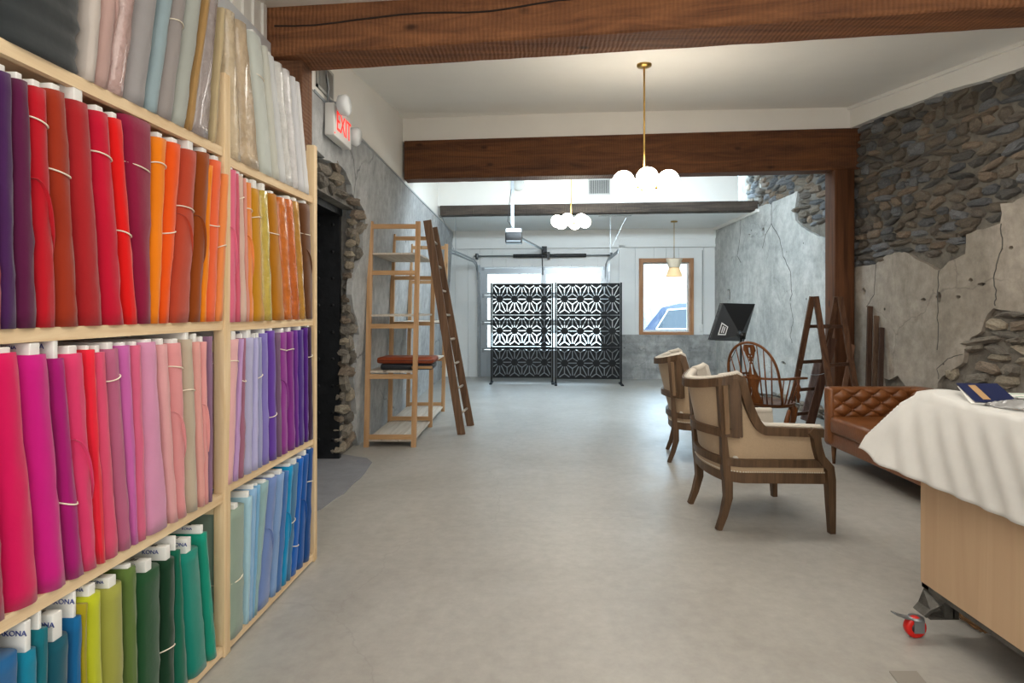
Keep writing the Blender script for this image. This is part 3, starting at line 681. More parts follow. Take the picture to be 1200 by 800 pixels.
# horizontal tracks
def gt(pts, label, hangers):
    o = thing('door_track', label, 'garage hardware')
    for off in (0, .04):
        P = [Vector(p) + Vector((off * .4, 0, off)) for p in pts]; MB().strip(P, .012, .03).build('rail', m_steel, o)
    for hgs in hangers:
        MB().bar(*hgs, .03, .006).build('hanger', m_steel, o)
gt([(-1.0, 11.38, 1.95), (-1.0, 11.36, 2.12), (-1.02, 11.28, 2.24), (-1.05, 11.1, 2.29), (-1.22, 9.7, 2.30), (-1.33, 8.95, 2.30)], 'curved steel door track along the left wall',
   [((-1.225, 9.72, 2.3), (-1.225, 9.72, 2.94)), ((-1.225, 9.72, 2.3), (-1.45, 9.72, 2.94)), ((-1.5, 9.72, 2.94), (-1.0, 9.66, 2.94))])
gt([(1.52, 11.14, 1.95), (1.52, 11.12, 2.12), (1.52, 11.04, 2.24), (1.52, 10.8, 2.29), (1.50, 9.7, 2.30), (1.48, 9.3, 2.30)], 'curved steel door track at the right of the garage door',
   [((1.4, 9.62, 2.28), (1.4, 9.62, 2.94)), ((1.44, 9.62, 2.45), (1.68, 9.60, 2.94)), ((1.2, 9.60, 2.94), (1.75, 9.58, 2.94))])
# opener hung from the ceiling
op = thing('door_opener', 'black garage door opener hanging from a slotted steel strut', 'garage opener')
c = W(602, 278, 8.85)
MB().bbox(c.x - .13, c.x + .13, 8.75, 9.05, c.z - .09, c.z + .07, .015).build('motor_housing', mat('black_plastic', '#15171a', .4), op)
MB().box(c.x - .11, c.x + .11, 8.74, 8.752, c.z - .08, c.z - .06).build('lens', mat('grey_lens', '#9aa4ac', .3), op)
MB().box(c.x - .12, c.x + .12, 8.78, 9.0, c.z + .07, c.z + .13).build('cradle', m_steel, op)
MB().bar((c.x - .02, 8.9, c.z + .1), (c.x - .02, 8.9, 3.66), .05, .03, up=(0, 1, 0)).build('strut', m_steel, op)
MB().bar((c.x - .03, 8.88, c.z + 1.0), (c.x - .13, 8.7, 3.66), .035, .03, up=(0, 1, 0)).build('strut', m_steel, op)
MB().tube([(c.x + .02, 8.85, c.z + .1), (c.x - .09, 8.85, c.z + .25), (c.x - .07, 8.85, c.z + .5), (c.x - .04, 8.86, c.z + .75)], .006, 6).build('power_cord', m_black, op)
e = W(638, 292, 11.2)
MB().bar((c.x + .08, 9.0, c.z + .02), (e.x - .02, 11.28, e.z), .035, .03).build('rail', m_steel, op)
MB().box(e.x - .05, e.x + .05, 11.2, 11.36, e.z - .06, e.z + .06).build('header_bracket', m_dsteel, op)
MB().tube([(e.x - .05, 11.1, e.z - .03), (e.x - .04, 11.2, e.z - .3), (e.x - .03, 11.33, 2.05)], .012, 6).build('door_arm', m_dsteel, op)

# vents and the round detector
def vent(name, label, M_, w, h, nb, parent_m=m_steel):
    o = thing(name, label, 'vent'); o.matrix_world = M_
    fr = MB(); fr.box(-w / 2, w / 2, -.012, 0, -h / 2, -h / 2 + .02); fr.box(-w / 2, w / 2, -.012, 0, h / 2 - .02, h / 2); fr.box(-w / 2, -w / 2 + .02, -.012, 0, -h / 2, h / 2); fr.box(w / 2 - .02, w / 2, -.012, 0, -h / 2, h / 2)
    fr.build('frame', parent_m, o); MB().box(-w / 2 + .02, w / 2 - .02, -.003, 0, -h / 2 + .02, h / 2 - .02).build('backing', mat('vent_dark', '#4a4c4c', .8), o)
    sl = MB().box(-.003, .003, -.012, 0, -h / 2 + .02, h / 2 - .02).mesh('slat', parent_m)
    for i in range(nb): inst('slat', sl, o, (-w / 2 + .02 + (w - .04) * (i + .5) / nb, 0, 0))
    return o
vg = mat('vent_grey', '#a9aaa6', .5)
vent('air_vent', 'grey slatted air vent on the white header above the rear beam', Matrix.Translation((1.17, 9.275, 3.36)) @ Matrix.Rotation(-TH, 4, 'Z'), .36, .26, 14, vg)
vent('air_vent', 'grey slatted air vent on the left wall above the EXIT sign', Matrix.Translation((-1.498, 4.2, 3.06)) @ Matrix.Rotation(R(90), 4, 'Z'), .34, .22, 14, vg)
tag(MB().lathe([(.09, 0), (.10, .02), (.08, .05), (.03, .06)], W(608, 217, 9.36), 24, Matrix.Rotation(R(90), 3, 'X')).build('round_speaker', mat('clear_grey', '#c4c8c6', .4)), 'round pale fixture on the white header beside the steel strut', 'fixture')

# exit sign with two lamp heads
ex = thing('exit_sign', 'EXIT sign with emergency lamps on the left wall', 'sign', (-1.50, 4.42, 2.78), R(90))
MB().bbox(-.21, .20, -.07, 0.0, -.12, .12, .006).build('housing', mat('sign_white', '#e4e4e0', .45), ex)
tx = text_mesh('EXIT', .21); tx.materials.append(mat('exit_red', '#ff2a20', .4, emit=.9)); inst('lettering', tx, ex, (0.015, -.0715, 0), (R(90), 0, 0), (.80, 1.0, 1))
MB().box(-.20, -.185, -.072, -.069, -.105, -.095).build('test_lamp', mat('red_led', '#ff3020', .4, emit=1), ex)
lampm = mat('lamp_lens', '#dfe3e4', .25, var=.03)
for dx, dz, dy in ((-.17, .11, -.12), (.30, .02, -.06)):
    ll = MB().lathe([(.03, -.04), (.07, -.02), (.078, .03), (.06, .05), (.0, .055)], (dx, dy, dz), 20, Matrix.Rotation(R(90 if dx < 0 else 100), 3, 'X') @ Matrix.Rotation(R(0), 3, 'Y')).build('lamp_head', lampm, ex)
    MB().tube([(dx, dy + .02, dz), (dx + .02, -.02, dz + .04), (dx + .02, 0, dz + .07)], .012, 8).build('lamp_arm', m_steel, ll)
MB().tube([(-.20, -.02, .12), (-.21, -.03, .22), (-.22, -.01, .36), (-.22, -.01, .5)], .009, 6).build('conduit', m_steel, ex)
MB().tube([(.30, -.02, .06), (.29, -.03, .14), (.25, -.01, .18)], .008, 6).build('cable', m_steel, ex)

# ------------------------------------------------------------------ fabric shelving
def UX(y): return -(1.290 - 0.04 * y)                 # front plane of the shelving
DEP = 0.36
sh_t = thing('storage_shelf', 'tall pine shelving filled with fabric bolts along the left wall', 'shelf', (-1.4, 2.2, 0))
def W2(o): o.parent = sh_t; o.matrix_parent_inverse = sh_t.matrix_world.inverted(); return o
bpy.context.view_layer.update()
sh_t.matrix_world = Matrix.Translation((-1.4, 2.2, 0))
def part(mb, name, m): 
    o = mb.build(name, m, sh_t); o.location = (1.4, -2.2, 0); return o
frames = [(2.235, 2.28, 2.30), (3.085, 3.125, 2.26), (0.72, 0.765, 2.28)]
for y0, y1, zt in frames:
    x1 = UX((y0 + y1) / 2) + .012
    part(MB().bbox(x1 - .045, x1, y0, y1, 0, zt, .003), 'post', pine_z)
    part(MB().bbox(x1 - DEP, x1 - DEP + .045, y0, y1, 0, zt, .003), 'post', pine_z)
    for z in (.12, .56, 1.2, 1.76, zt - .075):
        part(MB().box(x1 - DEP + .045, x1 - .045, y0 + .01, y1 - .012, z, z + .045), 'side_rail', pine)
def shelf_board(ya, yb, z, mname='board'):
    n = 3
    for k in range(n):
        a = k / n; b = (k + 1) / n - .006
        x = lambda y, f: UX(y) + .004 - (DEP - .01) * (1 - f)
        part(MB().prism([(x(ya, a), ya), (x(ya, b), ya), (x(yb, b), yb), (x(yb, a), yb)], lambda p, q, d: (p, q, d), z - .02, z), 'shelf_board', pine_y)
    part(MB().prism([(UX(ya) - .016, ya), (UX(ya) + .006, ya), (UX(yb) + .006, yb), (UX(yb) - .016, yb)], lambda p, q, d: (p, q, d), z - .034, z + .0015), 'shelf_edge', pine_y)
ZL = {'top': 2.003, 'B': 1.322, 'C': 0.645, 'D': 0.045}; ZR = {'top': 1.976, 'B': 1.316, 'C': 0.672, 'D': 0.045}
for z in ZL.values(): shelf_board(.77, 2.232, z)
for z in ZR.values(): shelf_board(2.283, 3.082, z)

def BY(px, k=0.0): return (1.272 + k) / ((CX - px) / F_PX + 0.04)
fab = {}
def fabric(col, gloss=False):
    key = (col, gloss)
    if key not in fab:
        lc = tuple(.80 * v for v in hexc(col))
        if gloss: fab[key] = mat('wrapped_fabric_' + col[1:], lc, 0.22, coat=0.6, bump=0.5, bscale=30, var=.12, scale=18)
        else: fab[key] = mat('cotton_' + col[1:], lc, 0.8, bump=0.12, bscale=14, var=.04, scale=5, sheen=.25, spec=.2)
    return fab[key]
m_card = mat('white_card', '#e8e8e4', .6); m_print = mat('blue_print', '#3a4a8c', .6); m_tie = mat('cream_tie', '#efe4d0', .7); m_seam = mat('dark_thread', '#3a2226', .8)
def bolt(Yb0, Yb1, Yt0, Yt1, z0, z1, col, label, group, gloss=False, card=0.03, tie=None, seed=0, dep=.24, text=None, fold=False, cut=0.0, rad=None, folds=0.0):
    rr = random.Random(seed * 13 + 5); K = 40 if folds else 14; n = 22; mb = MB(); vs = []
    for k in range(K + 1):
        t = k / K; ya = Yb0 + (Yt0 - Yb0) * t; yb = Yb1 + (Yt1 - Yb1) * t; yc = (ya + yb) / 2; th = max(.018, (yb - ya)) / 2
        sag = 1 + .035 * math.sin(t * math.pi) * rr.uniform(.2, 1)
        th *= sag if th < .08 else 1
        r = min(th, rad or .05); xf = -(1.272 - .04 * yc) ; xb = xf - dep
        for i in range(n):
            a = 2 * math.pi * i / n; c, s_ = math.cos(a), math.sin(a)
            cx_ = xf - r if c > 0 else xb + r
            x = cx_ + r * (abs(c) ** .9) * (1 if c > 0 else -1)
            e_ = 1.0 if th <= .05 else .55
            y = yc + th * (abs(s_) ** e_) * (1 if s_ > 0 else -1)
            nz = noise.noise(Vector((seed * 3.1, i * .55, t * 7))) * .0035 + (.003 * noise.noise(Vector((seed, i * 1.3, t * 24))) if t < .45 else 0)
            x += nz * (1 if c > 0 else 0); y += nz * .4
            zz = z0 + (z1 - z0) * t
            if folds: q_ = folds * (noise.noise(Vector((x * 3, y * 3, t * 16))) + .5 * math.sin(t * 60 + 3 * noise.noise(Vector((x * 4, y * 2, t))))); y += q_ * (1 if s_ > 0 else -1) ; x += q_ * (1 if c > 0 else 0)
            vs.append((x, y, zz))
    fs = [tuple(range(n - 1, -1, -1)), tuple(K * n + i for i in range(n))]
    for k in range(K):
        for i in range(n): fs.append((k * n + i, k * n + (i + 1) % n, (k + 1) * n + (i + 1) % n, (k + 1) * n + i))
    mb.add(vs, fs, True)
    base = Vector((UX((Yb0 + Yb1) / 2) - .12, (Yb0 + Yb1) / 2, z0))
    root = thing('fabric_bolt', label, 'fabric bolt', base, 0, group)
    def child(m_, name, mt, par=root, **kk):
        o = m_.build(name, mt, par, **kk)
        if par is root: o.location = -base
        return o
    child(mb, 'fabric', fabric(col, gloss))
    yc = (Yt0 + Yt1) / 2; th = max(.018, Yt1 - Yt0); xf = -(1.272 - .04 * yc)
    if card:
        ct = min(th * .42, .03)
        cb = child(MB().bbox(xf - dep + .03, xf - .014, yc - ct / 2, yc + ct / 2, z1 - .06, z1 + card, .003), 'card_core', m_card)
        if text:
            me = text_mesh(text, min(.019, card * .42)); me.materials.append(m_print)
            inst('print', me, cb, (xf - .014 - .052, yc - ct / 2 - .0005, z1 + card * .62), (R(90), 0, 0), (1.0, 1, 1))
            me2 = text_mesh('|||:||', ct * .5); me2.materials.append(mat('black_print', '#222226', .6))
            inst('print', me2, cb, (xf - .06, yc, z1 + card + .0003), (0, 0, 0))
    if tie is not None:
        z = z0 + (z1 - z0) * tie; t = tie; ya = Yb0 + (Yt0 - Yb0) * t; yb = Yb1 + (Yt1 - Yb1) * t; yy = (ya + yb) / 2; th2 = (yb - ya) / 2 + .004
        xx = -(1.272 - .04 * yy); P = []
        r = min(th2, .05)
        for i in range(15):
            a = -math.pi / 2 + math.pi * i / 14; P.append((xx - r + (r + .004) * math.cos(a) , yy + (th2) * math.sin(a), z + .008 * math.sin(a * 1.3 + seed)))
        P = [(xx - dep * .7, yy - th2, z - .01)] + P + [(xx - dep * .7, yy + th2, z)]
        child(MB().tube(P, .0022, 5), 'tie_string', m_tie)
    if fold:
        # loose selvedge of the last turn lying diagonally over the front
        P = []; zt = z0 + (z1 - z0) * .62; 
        for i in range(9):
            t2 = i / 8; t = (.62 - .30 * t2 * t2); ya = Yb0 + (Yt0 - Yb0) * t; yb = Yb1 + (Yt1 - Yb1) * t; yy = ya + (yb - ya) * (t2 * .95 + .02); xx = -(1.272 - .04 * yy); r = min((yb - ya) / 2, .05)
            d = abs(t2 * 2 - 1); P.append((xx - r + r * math.sqrt(max(0, 1 - d * d * .95)) + .003, yy, z0 + (z1 - z0) * t))
        child(MB().strip(P, .003, .012, up=(1, 0, 0)), 'fabric_edge', fabric(col, gloss))
    return root

def zt_at(px, py): Y = BY(px); return H + (HY - py) * Y / F_PX
def row(shelf, group, zdict, items, txt=None):
    """items: (top left px, top right px, bottom left px, bottom right px, y of top, colour, name, options)"""
    prev = None
    for i, it in enumerate(items):
        tl, tr_, bl, br, ty, col, nm = it[:7]; op_ = it[7] if len(it) > 7 else {}
        z0 = zdict + .001; top = zt_at(tr_, ty); 
        lab = '%s fabric bolt on the %s, ' % (nm, shelf) + ('leftmost in view' if prev is None else 'right of the %s one' % prev)
        o = dict(seed=hash_(nm + shelf), card=.02); o.update(op_)
        zmax = o.pop('zmax', None)
        if zmax: top = zmax
        bolt(BY(bl), BY(br) - .002, BY(tl), BY(tr_) - .002, z0, top, col, lab, group, **o); prev = nm
def hash_(s): return sum(ord(c) * (i + 3) for i, c in enumerate(s)) % 977

row('upper middle shelf', 'red to orange bolts on the upper middle shelf', ZL['B'], [
    (-44, -16, -40, -6, 78, '#5a1a3c', 'wine'),
    (-14, -1, -6, 4, 84, '#a84048', 'dusty red'),
    (-1, 20, 4, 25, 90, '#4a1a58', 'dark violet'),
    (20, 39, 25, 50, 99, '#5e0c42', 'plum'),
    (39, 60, 50, 73, 108, '#c4041f', 'scarlet', {'tie': .86, 'fold': True}),
    (60, 84, 73, 100, 113, '#a6300f', 'rust', {'tie': .66}),
    (85, 111, 101, 129, 126, '#b41a22', 'brick red', {'card': .045}),
    (112, 133, 129, 152, 137, '#cf0030', 'crimson', {'tie': .80}),
    (133, 147, 152, 166, 143, '#ee0c0a', 'bright red', {'tie': .45}),
    (148, 185, 166, 183, 149, '#95093e', 'wine pink', {'tie': .77, 'card': .006}),
    (185, 200, 180, 190, 166, '#ff8a05', 'amber orange', {'tie': .85}),
    (200, 219, 190, 201, 173, '#fb5a02', 'vivid orange', {'tie': .5}),
    (219, 237, 202, 227, 181, '#c4482c', 'terracotta', {'tie': .65, 'fold': True, 'card': .04}),
    (237, 251, 227, 238, 183, '#9a4604', 'burnt orange', {'fold': True}),
    (246, 251, 238, 244, 195, '#ff8f0a', 'marigold', {'card': 0}),
    (251, 264.5, 244, 256, 192, '#fd6c3a', 'coral orange', {'tie': .6}),
    (264.5, 271, 256, 262.5, 206, '#fc9650', 'light peach', {'tie': .5}),
])
row('upper middle shelf', 'pink to brown bolts on the upper middle shelf', ZR['B'], [
    (273, 279, 270, 279, 201, '#ee7292', 'candy pink', {'fold': True}),
    (279, 280.5, 279, 284, 204, '#e0647c', 'rose', {'card': 0}),
    (280.5, 287, 284, 291, 208, '#e9c6b4', 'ivory pink', {'tie': .85}),
    (287, 290, 291, 292.5, 210, '#eaa090', 'pale salmon'),
    (290, 297, 292.5, 300, 216, '#fc9a52', 'apricot', {'tie': .8, 'fold': True}),
    (297, 308, 300, 314, 224, '#d4961a', 'golden', {'tie': .78, 'card': .04}),
    (308, 317, 314, 323, 226, '#d6bc58', 'wrapped yellow', {'gloss': True, 'card': .035}),
    (317, 328, 324, 337, 230, '#c47e10', 'ochre', {'tie': .7, 'card': .015}),
    (329, 338, 338, 346, 234, '#dd7a2c', 'wrapped orange', {'gloss': True, 'card': .006}),
    (338, 346, 347, 355, 236, '#d8702a', 'wrapped copper', {'gloss': True}),
    (346, 353, 355, 361, 238, '#c8923c', 'wrapped tan', {'gloss': True}),
    (355, 366, 361, 370, 242, '#6c4324', 'chocolate', {'tie': .75, 'fold': True}),
])
row('lower middle shelf', 'pink bolts on the lower middle shelf', ZL['C'], [
    (-60, -28, -50, -22, 418, '#902848', 'maroon', {'card': .03}),
    (-28, -6, -22, 16, 417, '#b23254', 'dull rose', {'card': .02}),
    (-6, 31, 16, 57, 412, '#e4005e', 'hot pink', {'card': .014, 'text': 'KONA'}),
    (31, 64, 57, 86, 414, '#d60e88', 'magenta', {'card': .03, 'text': 'KONA'}),
    (65, 79, 86, 103, 419, '#ae0a76', 'dark magenta', {'card': .05, 'text': 'KONA', 'tie': .35}),
    (79, 104, 103, 119, 413, '#e93a72', 'raspberry', {'card': .022, 'text': 'KONA', 'fold': True}),
    (104, 114, 119, 126, 409, '#f6203c', 'poppy red', {'card': .012}),
    (114, 127, 126, 145, 412, '#e95078', 'rose pink', {'card': .02}),
    (127, 143, 145, 159, 408, '#c2668a', 'mauve', {'tie': .86}),
    (143, 157, 159, 164, 404, '#d468b4', 'orchid', {'card': .01}),
    (158, 169, 164, 175, 404, '#e6688e', 'bubblegum', {'card': .012}),
    (169, 189, 175, 203, 400, '#e69cc2', 'pale lilac pink', {'card': .01}),
    (189, 200, 203, 211, 403, '#ecaeb0', 'blush'),
    (201, 219, 211, 222, 401, '#ee9ea0', 'salmon pink', {'tie': .86, 'fold': True, 'card': .015}),
    (219, 229, 223, 237, 397, '#cabaa4', 'beige', {'tie': .7, 'card': .03}),
    (229, 238, 237, 241.5, 400, '#eeaaa2', 'light salmon', {'card': .03}),
    (238, 244.5, 241.5, 246, 400, '#f2a8a6', 'shell pink', {'fold': True}),
    (246, 251, 247, 250.5, 394, '#94708e', 'dusty lilac', {'card': 0}),
])
row('lower middle shelf', 'pink to purple bolts on the lower middle shelf', ZR['C'], [
    (271, 285, 268, 276, 397, '#efb8ba', 'baby pink', {'tie': .84, 'card': .035, 'text': 'KONA'}),
    (285, 286, 276, 281, 397, '#c6a0d4', 'soft lilac', {'card': 0}),
    (286, 289.5, 281, 289.5, 396, '#a86a84', 'old rose', {'tie': .7}),
    (289.5, 302, 289.5, 298, 395, '#bebce0', 'pale lavender', {'card': .035, 'text': 'KONA'}),
    (302, 303, 298, 305, 396, '#c6c2ee', 'ice lavender', {'card': .02}),
    (303, 309, 305, 309.5, 395, '#a6a8d0', 'grey blue', {'tie': .7}),
    (309, 316.5, 309.5, 318.5, 390, '#8e80ce', 'periwinkle'),
    (317, 325.5, 319, 328, 387, '#6c40ac', 'violet', {'tie': .35}),
    (325.5, 330, 328, 332, 390, '#7c5e7e', 'smoky mauve', {'card': 0}),
    (330, 339, 332.5, 340, 389, '#9e40a0', 'bright purple', {'tie': .86, 'fold': True}),
    (339, 346.5, 340.5, 349, 388, '#882a90', 'grape', {'tie': .84}),
    (346.5, 350, 349, 351, 387, '#74309a', 'deep lilac', {'card': 0}),
    (350, 359, 351, 360, 386, '#4a208a', 'indigo'),
    (359, 362, 360, 363, 384, '#58228c', 'royal purple', {'card': 0}),
    (362, 367, 363, 369.5, 383, '#37103e', 'aubergine', {'tie': .75}),
])
row('bottom shelf', 'blue to green bolts on the bottom shelf', ZL['D'], [
    (-70, -36, -68, -36, 775, '#0a6078', 'deep petrol', {'card': .05}),
    (-34, 31, -34, 31, 758, '#0a68a6', 'strong blue', {'card': .055, 'text': 'KONA KONA', 'rad': .035}),
    (31, 49, 31, 47, 756, '#0286a6', 'turquoise', {'card': .075, 'text': 'KONAKONA'}),
    (49, 59, 47, 59, 733, '#02707e', 'teal', {'card': .06, 'text': 'KONA'}),
    (59, 89, 59, 88, 738, '#02576a', 'dark teal', {'card': .07, 'text': 'KONAKONA'}),
    (89, 99, 88, 97, 719, '#0467a0', 'ocean blue', {'card': .07, 'text': 'KONAKONA'}),
    (99, 104, 97, 105, 706, '#ac9e10', 'mustard', {'card': 0}),
    (104, 124, 105, 128, 690, '#c6ce20', 'lime yellow', {'card': .03, 'text': 'KONAKONA'}),
    (124, 151, 128, 156, 678, '#a6a848', 'olive yellow', {'card': .03, 'text': 'KONAKONA'}),
    (151, 163, 156, 166, 661, '#607a38', 'moss green', {'card': .012, 'text': 'KONA'}),
    (163, 195, 166, 194, 658, '#175029', 'bottle green', {'card': .035, 'text': 'KONA'}),
    (195, 209, 194, 209, 650, '#083a20', 'dark green', {'card': .045, 'text': 'KONA', 'tie': .38}),
    (209, 212.5, 209, 226, 643, '#026a52', 'emerald', {'card': .05}),
    (213, 238, 226, 248, 638, '#028e7c', 'sea green', {'card': .05, 'text': 'KONAKONA'}),
    (238, 245, 248, 257, 622, '#089a80', 'jade', {'card': .03, 'text': 'KONA'}),
])
row('bottom shelf', 'sage to navy bolts on the bottom shelf', ZR['D'], [
    (269, 292, 269, 290, 588, '#97ab9b', 'sage', {'tie': .45, 'card': .02, 'text': 'KONA'}),
    (292, 298, 290, 292.5, 580, '#aed6e6', 'ice blue', {'card': .025}),
    (298, 303, 292.5, 297, 571, '#96c0e6', 'sky blue', {'card': .02}),
    (303, 307, 297, 299, 567, '#7eb6de', 'bright sky blue', {'card': .01}),
    (307, 320, 299, 302, 561, '#98bcc0', 'grey aqua', {'card': .012}),
    (320, 328, 302, 320, 556, '#7690c8', 'cornflower', {'card': .012, 'fold': True}),
    (328, 337, 320, 324, 552, '#86a8d6', 'powder blue', {'card': .02}),
    (337, 340, 324, 332, 551, '#4878b6', 'steel blue', {'card': 0}),
    (340, 346, 332, 338, 544, '#0296ce', 'cerulean', {'card': .012, 'fold': True}),
    (346, 353, 338, 342, 541, '#4e80a6', 'slate blue', {'card': .03, 'tie': .5}),
    (353, 358, 342, 350, 535, '#0f66c6', 'cobalt', {'card': .01, 'tie': .25}),
    (358, 364, 350, 358, 531, '#0a58aa', 'deep blue', {'card': .025, 'fold': True}),
    (364, 369, 358, 366, 524, '#084a90', 'navy blue', {'tie': .7, 'card': .006}),
])
row('top shelf', 'pale bolts on the top shelf', ZL['top'], [
    (-60, 2, -50, 0, 0, '#4a4640', 'brown grey', {'zmax': 2.56, 'card': 0}),
    (3, 119, 3, 103, 0, '#33383a', 'thick charcoal', {'zmax': 2.58, 'card': 0, 'dep': .27, 'folds': .004}),
    (120, 134, 104, 114, 0, '#cfc4bb', 'cream', {'zmax': 2.56, 'card': 0}),
    (135, 155, 114, 131, 0, '#c6a49c', 'dusty pink', {'zmax': 2.56, 'card': 0, 'fold': True}),
    (156, 175, 131, 151, 0, '#c8a8a2', 'wrapped pink', {'zmax': 2.56, 'gloss': True, 'card': 0}),
    (176, 200, 151, 176, 0, '#a6a2a2', 'mid grey', {'zmax': 2.56, 'card': 0, 'tie': .8}),
    (201, 212, 176, 188, 0, '#9cb0b6', 'blue grey', {'zmax': 2.56, 'card': 0}),
    (213, 227, 188, 207, 0, '#a39b98', 'stone grey', {'zmax': 2.56, 'card': 0, 'tie': .62}),
    (228, 244, 207, 222, 0, '#b4b8b0', 'silver', {'zmax': 2.56, 'card': 0}),
    (244, 249, 222, 227, 0, '#b48e58', 'thin kraft brown', {'zmax': 2.54, 'card': 0}),
    (249, 261, 228, 250, 2, '#a79b98', 'satin taupe', {'gloss': True, 'card': 0}),
    (262, 266, 251, 254, 12, '#c8b48c', 'narrow sand', {'card': 0}),
])
row('top shelf', 'white bolts on the top shelf', ZR['top'], [
    (267, 279, 274, 287, 20, '#d8c4a4', 'wrapped champagne', {'gloss': True, 'card': 0}),
    (280, 293, 288, 310, 33, '#cfb898', 'wrapped sand', {'gloss': True, 'card': 0}),
    (294, 310, 310, 323, 49, '#d6dcd4', 'mint white', {'tie': .7}),
    (310, 316, 323, 331, 58, '#d9d9cd', 'eggshell', {'card': 0}),
    (316, 324, 331, 338, 70, '#e4e6e6', 'cool white'),
    (325, 334, 338, 346, 79, '#e9e8e4', 'plain white', {'gloss': True, 'card': 0}),
    (334, 343, 346, 353, 87, '#eceaea', 'wrapped white', {'gloss': True, 'card': 0}),
    (343, 348, 353, 359, 93, '#e6e7ea', 'snow white', {'card': 0}),
    (348, 353, 359, 365, 99, '#f0f0f0', 'bright white', {'card': 0}),
])

# ------------------------------------------------------------------ pine shelves at the left wall
ivz = wood('amber_pine_z', '#a98258', '#cfa880', 'z', knots=True); ivx = wood('amber_pine_x', '#a98258', '#d3ad82', 'x', knots=True)
m_wash = wood('washed_board', '#b8ac9c', '#d9d2c6', 'y', knots=True)
iv = thing('open_shelf', 'open pine shelving frame standing by the concrete wall', 'shelf', (-1.37, 6.65, 0))
def ip(mb, name, m): o = mb.build(name, m, iv); o.location = (1.37, -6.65, 0); return o
fr_y = [5.64, 6.60, 7.60]; lx = lambda z: .02 * z
for k, y in enumerate(fr_y):
    for x in (-1.60, -1.13):
        vs = MB(); vs.bar((x, y + .02, 0), (x + lx(2.26), y + .02, 2.24), .045, .045, up=(0, 1, 0)); ip(vs, 'post', ivz)
    for z in (.10, .70, 1.20, 1.73, 2.19):
        ip(MB().box(-1.59 + lx(z), -1.14 + lx(z), y, y + .03, z - .022, z + .022), 'side_rail', ivx)
for y0, y1, zs in ((5.66, 6.60, (.07, .755, 1.315, 1.93)), (6.64, 7.62, (.07, .755, 1.22))):
    for z in zs:
        for k in range(3):
            xa = -1.60 + k * .158 + lx(z); ip(MB().box(xa, xa + .152, y0, y1, z - .018, z), 'shelf_board', m_wash)
# folded cases on the shelf
def case(name, label, col, px0, px1, z0, z1, Y0, Y1, rot, cat):
    xa = (px0 - CX) * 5.9 / F_PX; xb = (px1 - CX) * 5.9 / F_PX
    o = thing(name, label, cat, ((xa + xb) / 2, (Y0 + Y1) / 2, z0), rot)
    w = (xb - xa) / 2; d = (Y1 - Y0) / 2; h = z1 - z0
    MB().bbox(-w, w, -d, d, 0, h, min(h * .45, .03)).build('body', mat(name + '_leather', col, .4, var=.15, scale=12, bump=.2), o)
    MB().box(-w * .97, w * .97, -d - .002, -d + .002, h * .48, h * .54).build('zip', m_dsteel, o)
    return o
case('folded_case', 'dark blue grey folded case under the rust one on the pine shelf', '#2c3138', 450, 510, .756, .82, 5.72, 6.05, R(2), 'case')
o = case('folded_case', 'rust brown leather folded case lying on top of the dark case', '#8a3e1e', 447, 512, .8215, .885, 5.70, 6.03, R(-1), 'case')
o.children[0].data.materials[0] = mat('rust_leather', '#8a3e1e', .35, var=.15, scale=12, bump=.15)
kr = [c for c in bpy.data.objects if c.name == 'folded_case'][0]
MB().bbox(.05, .26, -.168, -.155, .012, .04, .004).build('handle', mat('tan_handle', '#a07c50', .5), kr)

# leaning ladder
m_lad = wood('worn_ladder', '#4a3424', '#7d6048', 'z', .6, 1.0, .2); m_rung = wood('worn_rung', '#8a7a68', '#b5a693', 'y', .6)
ld = thing('wooden_ladder', 'long brown wooden ladder leaning against the pine shelving', 'ladder', (-.70, 6.45, 0))
a0, a1 = Vector((-.72, 6.22, 0)), Vector((-1.085, 6.17, 2.33)); c0, c1 = Vector((-.668, 6.69, 0)), Vector((-1.08, 6.56, 2.31)); of = Vector((-.70, 6.45, 0))
MB().bar(a0 - of, a1 - of, .085, .035, up=(0, 1, 0)).build('rail', m_lad, ld); MB().bar(c0 - of, c1 - of, .085, .035, up=(0, 1, 0)).build('rail', m_lad, ld)
for i in range(8):
    t = .09 + i * .118; MB().tube([a0.lerp(a1, t) - of, c0.lerp(c1, t) - of], .014, 8).build('rung', m_rung, ld)

